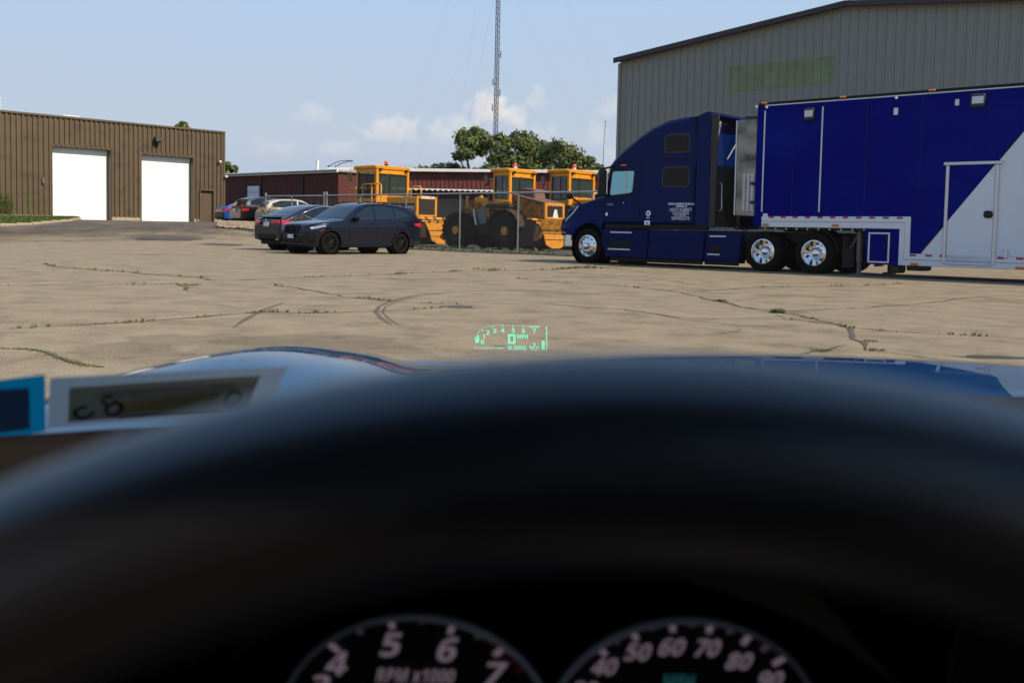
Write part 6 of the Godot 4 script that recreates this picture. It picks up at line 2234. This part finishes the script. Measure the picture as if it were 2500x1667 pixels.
func hood_y(x: float, d: float) -> float:
	var p := curve([-0.72, 0.60, -0.60, 0.672, -0.48, 0.714, -0.34, 0.7385, -0.24, 0.729, -0.14, 0.711, -0.02, 0.714, 0.10, 0.726, 0.25, 0.736, 0.42, 0.7395, 0.66, 0.736, 0.9, 0.722, 1.05, 0.712, 1.2, 0.738, 1.36, 0.714, 1.5, 0.66, 1.62, 0.60], x)
	var crest := 1.18
	var fall := 0.16 * pow(maxf(0.0, d - crest), 1.8)
	var back := 0.05 * pow(maxf(0.0, crest - d), 1.3)
	var flat := lerpf(p, 0.742 - 0.10 * pow(x - 0.45, 2.0), 0.75 * smoothstep(1.25, 0.85, d))
	return flat - fall * 0.9 - back * 0.0

func screen_pt(x: float, t: float, inward := 0.0) -> Vector3:    # windscreen surface: t = 0 at the cowl, 1 at the roof
	var d0 := hood_edge(x) - 0.055
	var z := lerpf(-d0, 0.0 + 0.18 * pow(x - 0.45, 2.0), t)
	var y := 0.757 + 0.425 * t + 0.05 * sin(t * PI)
	return Vector3(x, y, z) + Vector3(0, -0.82, 0.57) * inward

func own_car() -> void:
	var t := thing("sports_car", "bright blue sports car whose hood, windscreen and dashboard surround the camera", "car", Vector3(0.42, 0, 0.2))
	var o := -t.position
	var g := G.new()
	g.xf = Transform3D(Basis.IDENTITY, o)
	g.grid(110, 60, func(u, v):
		var x := lerpf(-0.70, 1.60, u)
		var e := hood_edge(x)
		var d := lerpf(e, 2.05, pow(v, 1.3))
		return Vector3(x, hood_y(x, d), -d), false)
	# rolled rear lip and the nose
	g.grid(110, 5, func(u, v):
		var x := lerpf(-0.70, 1.60, u)
		var a: float = v * PI * 0.5
		return Vector3(x, hood_y(x, hood_edge(x)) - 0.016 * (1.0 - cos(a)), -hood_edge(x) + 0.016 * sin(a)), true)
	g.grid(60, 8, func(u, v):
		var x := lerpf(-0.70, 1.60, u)
		return Vector3(x, lerpf(hood_y(x, 2.05), 0.24, v), -2.05 - 0.25 * sin(v * PI * 0.5) * (1.0 - pow((x - 0.45) / 1.3, 2.0))), false)
	part("hood", g, M.car_paint, t)
	g = G.new()
	g.xf = Transform3D(Basis.IDENTITY, o)
	g.box(Vector3(0.45, 0.42, -1.35), Vector3(1.86, 0.46, 1.2), 0.08)
	part("body_shell", g, M.car_paint, t)
	for q in [[-0.36, -1.5], [1.26, -1.5], [-0.36, 1.15], [1.26, 1.15]]:
		var w := group_part("wheel", t, o + Vector3(q[0], 0.33, q[1]))
		var gw := G.new()
		gw.xf = Transform3D(Basis(Vector3.UP, PI / 2), Vector3.ZERO)
		gw.lathe([Vector2(0.23, -0.13), Vector2(0.32, -0.13), Vector2(0.33, -0.09), Vector2(0.33, 0.09), Vector2(0.32, 0.13), Vector2(0.23, 0.13), Vector2(0.0, 0.10)], 28)
		part("tyre", gw, M.tyre, w)
	# cowl between hood and glass
	g = G.new()
	g.xf = Transform3D(Basis.IDENTITY, o)
	g.grid(60, 4, func(u, v):
		var x := lerpf(-0.66, 1.56, u)
		var d := hood_edge(x) - lerpf(0.012, 0.085, v)
		return Vector3(x, 0.715 + 0.03 * v - 0.10 * pow(x - 0.45, 2.0) * 0.3, -d), true)
	part("cowl", g, M.plastic_black, t)
	for s in [[-0.30, -0.70, 0.35, -0.93], [0.40, -0.955, 0.95, -0.86]]:
		g = G.new()
		g.xf = Transform3D(Basis.IDENTITY, o)
		g.tube([Vector3(s[0], 0.735, s[1]), Vector3(lerpf(s[0], s[2], 0.5), 0.742, lerpf(s[1], s[3], 0.5) - 0.02), Vector3(s[2], 0.738, s[3])], 0.007, 6)
		part("wiper", g, M.plastic_black, t)
	# windscreen
	g = G.new()
	g.xf = Transform3D(Basis.IDENTITY, o)
	g.grid(40, 24, func(u, v): return screen_pt(lerpf(-0.56, 1.46, u), v), false)
	var screen := part("windscreen", g, M.windscreen_glass, t)
	stickers(screen, o)
	# dashboard
	g = G.new()
	g.xf = Transform3D(Basis.IDENTITY, o)
	g.grid(60, 14, func(u, v):
		var x := lerpf(-0.60, 1.50, u)
		var d := lerpf(hood_edge(x) - 0.06, 0.56, v)
		var y := 0.752 + 0.018 * sin(v * PI) - 0.10 * pow(v, 6.0)
		y += 0.02 * exp(-pow((x - 0.02) / 0.2, 2.0)) * smoothstep(0.3, 0.8, v)
		return Vector3(x, y, -d), true)
	part("dashboard", g, M.dash_vinyl, t)
	# brow over the gauges
	g = G.new()
	g.xf = Transform3D(Basis.IDENTITY, o)
	g.grid(40, 8, func(u, v):
		var a := lerpf(PI * 1.02, -PI * 0.02, u)
		var rx := 0.165; var ry := 0.115
		return Vector3(0.02 + cos(a) * rx, 0.655 + sin(a) * ry * (1.0 + 0.06 * v), lerpf(-0.50, -0.36, v)), false)
	part("gauge_brow", g, M.fascia, t)
	g = G.new()
	g.xf = Transform3D(Basis.IDENTITY, o)
	g.box(Vector3(0.02, 0.66, -0.49), Vector3(0.40, 0.30, 0.02), 0.005, Basis(Vector3.RIGHT, 0.28))
	part("gauge_panel", g, M.fascia, t)
	gauges(t, o)
	steering(t, o)
	# cabin that shades us: header, side rails and an unseen tinted panel placed for its sheen on the wheel rim
	var roof := func(gg: G, x0: float, x1: float, z0: float, z1: float, y: float, flip: bool) -> void:
		gg.grid(10, 8, func(u, v):
			var x := lerpf(x0, x1, u)
			var z := lerpf(z0, z1, v)
			return Vector3(x, y + 0.03 * sin((z + 0.10) / 0.88 * PI) - 0.06 * pow((x - 0.45), 2.0), z), flip)
	g = G.new()
	g.xf = Transform3D(Basis.IDENTITY, o)
	for q in [[-0.52, 1.42, -0.10, 0.06], [-0.52, 0.20, 0.06, 0.78], [1.24, 1.42, 0.06, 0.78], [0.20, 1.24, 0.70, 0.78]]:
		roof.call(g, q[0], q[1], q[2], q[3], 1.205, false)
		roof.call(g, q[0], q[1], q[2], q[3], 1.18, true)
	part("roof", g, M.liner, t)
	g = G.new()
	g.xf = Transform3D(Basis.IDENTITY, o)
	roof.call(g, 0.20, 1.24, 0.06, 0.70, 1.195, false)
	part("roof_panel", g, M.roof_glass, t)
	g = G.new()
	g.xf = Transform3D(Basis.IDENTITY, o)
	g.box(Vector3(0.45, 0.52, 1.27), Vector3(1.96, 0.60, 0.05), 0.01)
	g.box(Vector3(0.45, 0.22, 0.35), Vector3(1.86, 0.05, 2.0), 0.01)
	part("bulkhead", g, M.liner, t)
	g = G.new()
	g.xf = Transform3D(Basis.IDENTITY, o)
	g.box(Vector3(0.45, 0.46, -0.66), Vector3(1.90, 0.52, 0.06), 0.01)
	part("firewall", g, M.plastic_black, t)
	g = G.new()
	g.xf = Transform3D(Basis.IDENTITY, o)
	g.box(Vector3(0.45, 0.53, -0.53), Vector3(1.90, 0.41, 0.05), 0.02)
	part("dash_front", g, M.fascia, t)
	for x in [-0.54, 1.44]:
		g = G.new()
		g.xf = Transform3D(Basis.IDENTITY, o)
		g.box(Vector3(x, 0.54, 0.30), Vector3(0.08, 0.62, 1.95), 0.02)
		part("door", g, M.dash_vinyl, t)
		g = G.new()
		g.xf = Transform3D(Basis.IDENTITY, o)
		var pz := screen_pt(x, 0.96)
		g.tube([screen_pt(x, 0.0) + Vector3(0, 0.0, 0.03), screen_pt(x, 0.5) + Vector3(0, -0.02, 0.03), Vector3(x, 1.15, -0.05), Vector3(x, 1.16, 0.78), Vector3(x, 0.86, 1.27)], 0.035, 8)
		part("pillar", g, M.liner, t)
	for s in [[0.0, -0.18], [0.9, 0.1]]:
		g = G.new()
		g.xf = Transform3D(Basis.IDENTITY, o)
		g.box(Vector3(s[0], 0.38, s[1] + 0.30), Vector3(0.5, 0.16, 0.5), 0.06)
		g.box(Vector3(s[0], 0.72, s[1] + 0.62), Vector3(0.60, 0.75, 0.16), 0.06, Basis(Vector3.RIGHT, 0.2))
		g.box(Vector3(s[0], 1.10, s[1] + 0.68), Vector3(0.44, 0.18, 0.10), 0.04)
		part("seat", g, M.leather, t)
	head_up(t, o)

func on_screen(x: float, t: float, up := 0.003) -> Vector3:
	return screen_pt(x, t, up)

func patch(g: G, c: Array, inward: float, n := 6) -> void:      # c: four corners (x, t) on the glass
	g.grid(n, n, func(u, v):
		var a: Vector2 = c[0].lerp(c[1], u)
		var b: Vector2 = c[3].lerp(c[2], u)
		var p := a.lerp(b, v)
		return screen_pt(p.x, p.y, inward), false)

func stickers(screen: Node, o: Vector3) -> void:
	var S := STICKERS
	var g := G.new()
	g.xf = Transform3D(Basis.IDENTITY, o)
	patch(g, [S[0], S[1], S[2], S[3]], 0.003)
	tag(part("inspection_sticker", g, M.sticker_rim, screen), "grey-rimmed sticker with a dark printed back, lower left of the windscreen")
	g = G.new()
	g.xf = Transform3D(Basis.IDENTITY, o)
	patch(g, [S[4], S[5], S[6], S[7]], 0.0045)
	part("sticker_back", g, M.sticker_back, screen)
	var at := func(u: float, v: float) -> Vector2: return S[4].lerp(S[5], u).lerp(S[7].lerp(S[6], u), v)
	# the print showing through from the front, in reverse
	g = G.new()
	g.xf = Transform3D(Basis.IDENTITY, o)
	patch(g, [at.call(0.25, 0.45), at.call(0.80, 0.42), at.call(0.80, 0.80), at.call(0.25, 0.82)], 0.0055)
	part("sticker_print", g, M.sticker_pale, screen)
	g = G.new()
	g.xf = Transform3D(Basis.IDENTITY, o)
	for q in [[0.26, 0.86, 0.83, 0.93], [0.16, 0.12, 0.86, 0.15], [0.14, 0.20, 0.88, 0.225], [0.16, 0.28, 0.86, 0.305], [0.3, 0.36, 0.8, 0.38]]:
		patch(g, [at.call(q[0], q[1]), at.call(q[2], q[1]), at.call(q[2], q[3]), at.call(q[0], q[3])], 0.0065, 4)
	for c in [[0.08, 0.66, 0.055, 0.20, 0], [0.23, 0.62, 0.05, 0.22, 1], [0.20, 0.36, 0.04, 0.14, 0], [0.885, 0.56, 0.055, 0.24, 2]]:
		var n := 20
		for k in n:
			var a0 := TAU * k / n
			var a1 := TAU * (k + 1) / n
			if c[4] == 0 and k > 15: continue
			var q := []
			for e in [[a0, 1.0], [a1, 1.0], [a1, 0.6], [a0, 0.6]]:
				var p: Vector2 = at.call(c[0] + cos(e[0]) * c[2] * e[1], c[1] + sin(e[0]) * c[3] * e[1])
				q.append(screen_pt(p.x, p.y, 0.0065))
			g.quad(q[0], q[1], q[2], q[3])
	part("sticker_print", g, M.sticker_ink, screen)
	g = G.new()
	g.xf = Transform3D(Basis.IDENTITY, o)
	patch(g, [S[8], S[9], S[10], S[11]], 0.003)
	tag(part("parking_sticker", g, M.sticker_cyan, screen), "cyan-edged square sticker at the far left of the windscreen")
	g = G.new()
	g.xf = Transform3D(Basis.IDENTITY, o)
	patch(g, [S[12], S[13], S[14], S[15]], 0.0045)
	part("sticker_back", g, M.sticker_navy, screen)

func gauges(t: Node, o: Vector3) -> void:
	var tilt := Basis(Vector3.RIGHT, 0.28)
	for q in [["tachometer_display", Vector3(-0.0405, 0.6662, -0.45)], ["speedometer_display", Vector3(0.0835, 0.6672, -0.45)]]:
		var d := group_part(q[0], t, o + q[1])
		d.transform.basis = tilt
		var R := 0.0615
		var g := G.new()
		g.lathe([Vector2(R + 0.0026, -0.003), Vector2(R + 0.003, 0.0), Vector2(R + 0.0015, 0.0012), Vector2(R + 0.0003, 0.0)], 72)
		part("bezel", g, M.bezel_grey, d)
		g = G.new()
		g.lathe([Vector2(R + 0.0003, -0.0005), Vector2(R, -0.0101), Vector2(0.0, -0.01)], 48, false)
		part("dial_face", g, M.dial_black, d)
		g = G.new()
		g.lathe([Vector2(0.008, -0.009), Vector2(0.008, -0.003), Vector2(0.0, -0.002)], 20)
		part("needle_hub", g, M.dial_black, d)
		var tach: bool = q[0].begins_with("tach")
		var nums := [["3", -0.74, 0.28], ["4", -0.60, 0.50], ["5", -0.19, 0.68], ["6", 0.23, 0.645], ["7", 0.585, 0.43]] if tach else [["30", -0.74, 0.28], ["40", -0.60, 0.50], ["50", -0.355, 0.64], ["60", -0.106, 0.69], ["70", 0.16, 0.69], ["80", 0.41, 0.575], ["90", 0.66, 0.41]]
		for n in nums:
			lettering("numeral", n[0], 0.0128 if tach else 0.0092, Vector3(n[1] * R, n[2] * R, -0.0085), M.gauge_light, d, 0.0 if tach else 0.0112, "Droid Sans", true, 0.25)
		var marks := [[-0.645, 0.665], [-0.195, 0.905], [0.27, 0.865], [0.64, 0.66]] if tach else [[-0.655, 0.665], [-0.41, 0.82], [-0.12, 0.91], [0.17, 0.905], [0.46, 0.80], [0.73, 0.60]]
		for k in marks.size():
			var a := atan2(marks[k][1], marks[k][0])
			g = G.new()
			g.box(Vector3.ZERO, Vector3(0.0085, 0.0026, 0.0006), 0.0, Basis(Vector3.BACK, a))
			var p := part("tick", g, M.gauge_light, d)
			p.position = Vector3(marks[k][0], marks[k][1], 0) * R * 0.985 + Vector3(0, 0, -0.0088)
			if k > 0:
				var b: float = (a + atan2(marks[k - 1][1], marks[k - 1][0])) / 2
				g = G.new()
				g.box(Vector3.ZERO, Vector3(0.005, 0.0026, 0.0006), 0.0, Basis(Vector3.BACK, b))
				p = part("tick", g, M.gauge_light_dim, d)
				p.position = Vector3(cos(b), sin(b), 0) * R * 0.92 + Vector3(0, 0, -0.0088)
		if tach:
			lettering("unit_text", "RPM x1000", 0.0075, Vector3(-0.01 * R, 0.40 * R, -0.0085), M.gauge_light, d, 0.036, "Droid Sans", true, 0.2)
			g = G.new()
			for k in 5:
				var a := lerpf(0.95, 0.55, k / 4.0)
				g.box(Vector3(cos(a), sin(a), 0) * R * 0.93 + Vector3(0, 0, -0.0088), Vector3(0.006, 0.002, 0.0006), 0.0, Basis(Vector3.BACK, a))
			part("red_zone", g, M.gauge_light_red, d)
		else:
			lettering("unit_text", "MPH", 0.0085, Vector3(-0.03 * R, 0.37 * R, -0.0085), M.gauge_light_teal, d, 0.014, "Droid Sans", true)

func steering(t: Node, o: Vector3) -> void:
	# rim plane leans back by 22 degrees, its top a hand's breadth from the lens
	var c := Vector3(0.019, 0.6968, -0.066)
	var w := group_part("steering_wheel", t, o + c)
	w.rotation.x = -deg_to_rad(22.0)
	var g := G.new()
	var R := 0.185
	g.grid(120, 28, func(u, v):
		var a: float = u * TAU
		var b: float = v * TAU
		var thick := 1.0 + 0.10 * exp(-pow((sin(a) - 0.35) / 0.22, 2.0))
		var rr := 0.0152 * thick
		var ring := Vector3(cos(a), sin(a), 0)
		return ring * (R + cos(b) * rr) + Vector3(0, 0, sin(b) * rr * 1.08), false)
	part("rim", g, M.leather, w)
	for a in [0.15, PI - 0.15, -PI / 2]:
		g = G.new()
		g.box(Vector3(cos(a), sin(a), -0.02) * R * 0.6 + Vector3(0, 0, -0.012), Vector3(R * 0.9, 0.03, 0.012), 0.005, Basis(Vector3.BACK, a))
		part("spoke", g, M.leather, w)
	g = G.new()
	g.lathe([Vector2(0.075, -0.05), Vector2(0.075, -0.02), Vector2(0.06, -0.005), Vector2(0.0, 0.0)], 32)
	part("hub", g, M.leather, w)
	g = G.new()
	g.tube([Vector3(0, 0, -0.03), Vector3(0, 0, -0.33)], 0.03, 12)
	part("column", g, M.plastic_black, w)

func head_up(t: Node, o: Vector3) -> void:
	# the projected read-out floats where its virtual image stands, just past the nose
	var d := group_part("head_up_display", t, o + Vector3(0.0, 0.5765, -3.0))
	tag(d, "pale green head-up read-out of engine speed, 0 MPH and 0.00G")
	d.rotation.z = 0.0203
	var m: Material = M.projected_light
	var k := 3.0 / (9.8 * 2430.0)
	var at := func(x: float, y: float) -> Vector3: return Vector3((x - 1170.0) * k, (530.0 - y) * k, 0)
	for n in [["0", 482, 640, 50], ["1", 512, 508, 30], ["2", 610, 420, 48], ["3", 780, 375, 46], ["4", 972, 360, 46], ["5", 1225, 370, 44], ["6", 1470, 372, 44], ["7", 1728, 380, 42]]:
		lettering("digit", n[0], 100 * k, at.call(n[1], n[2]), m, d, (n[3] + 36) * k * (0.75 if n[0] == "1" else 1.0), "Droid Sans", true)
	lettering("unit_text", "MPH", 100 * k, at.call(1445, 515), m, d, 258 * k, "Droid Sans", true)
	lettering("force_text", "0.00G", 92 * k, at.call(1320, 786), m, d, 440 * k, "Droid Sans", true)
	var bar := func(g: G, x0: float, y0: float, x1: float, y1: float, w: float) -> void:
		var a: Vector3 = at.call(x0, y0)
		var b: Vector3 = at.call(x1, y1)
		var v: Vector3 = b - a
		g.box((a + b) / 2, Vector3(v.length(), w * k, 0.0006), 0.0, Basis(Vector3.BACK, atan2(v.y, v.x)))
	var g := G.new()
	bar.call(g, 1098, 480, 1276, 480, 44); bar.call(g, 1098, 664, 1276, 664, 44)
	bar.call(g, 1122, 502, 1122, 642, 48); bar.call(g, 1252, 502, 1252, 642, 48)
	part("speed_zero", g, m, d)
	g = G.new()
	for x in [318, 384, 450, 516, 645, 706, 766, 826]: bar.call(g, x, 768, x, 806, 24)
	bar.call(g, 580, 762, 580, 822, 22); bar.call(g, 885, 762, 885, 822, 22)
	for x in [918, 944, 970, 996]:
		for y in [772, 800]: bar.call(g, x, y - 8, x, y + 8, 14)
	part("lower_scale", g, m, d)
	g = G.new()
	for q in [[355, 458, 368, 440], [376, 428, 388, 410], [404, 396, 418, 378], [504, 316, 516, 304], [566, 290, 580, 280], [630, 268, 646, 258], [768, 248, 784, 236], [848, 246, 854, 228], [906, 246, 910, 226], [1042, 248, 1048, 232], [1098, 250, 1106, 236], [1158, 256, 1162, 242], [1292, 264, 1294, 244], [1352, 264, 1354, 246], [1412, 266, 1414, 248], [1546, 266, 1548, 248], [1606, 270, 1606, 250]]:
		bar.call(g, q[0], q[1], q[2], q[3], 18)
	for q in [[340, 496, 402, 508], [345, 512, 400, 490], [455, 345, 480, 362], [470, 375, 500, 370], [700, 245, 718, 285], [972, 228, 968, 278], [1218, 236, 1218, 290], [1472, 242, 1470, 294]]: bar.call(g, q[0], q[1], q[2], q[3], 20)
	for i in 10: bar.call(g, 1634 + i * 24, 256, 1632 + i * 24, 302, 12)
	part("engine_scale", g, m, d)
	g = G.new()
	bar.call(g, 305, 590, 405, 590, 110); bar.call(g, 305, 655, 385, 655, 16)
	bar.call(g, 318, 532, 330, 560, 24); bar.call(g, 380, 530, 392, 560, 20)
	part("fuel_icon", g, m, d)
	g = G.new()
	bar.call(g, 2028, 272, 2028, 830, 18)
	for y in [300, 312, 432, 557, 690, 828]: bar.call(g, 1992, y, 2030, y, 14)
	part("gauge_line", g, m, d)
	g = G.new()
	bar.call(g, 1912, 722, 1978, 722, 214)
	part("gauge_bar", g, m, d)
	g = G.new()
	for q in [[1622, 745, 1650, 770], [1618, 750, 1622, 790], [1622, 790, 1665, 815], [1650, 768, 1720, 775], [1665, 825, 1780, 825], [1660, 770, 1680, 825], [1780, 825, 1800, 775], [1775, 780, 1830, 760], [1830, 760, 1848, 785], [1722, 665, 1722, 780], [1722, 680, 1755, 680], [1722, 708, 1755, 708], [1722, 735, 1750, 735], [1700, 760, 1725, 782], [1745, 760, 1725, 782], [1842, 810, 1842, 832]]:
		bar.call(g, q[0], q[1], q[2], q[3], 18)
	part("oil_icon", g, m, d)
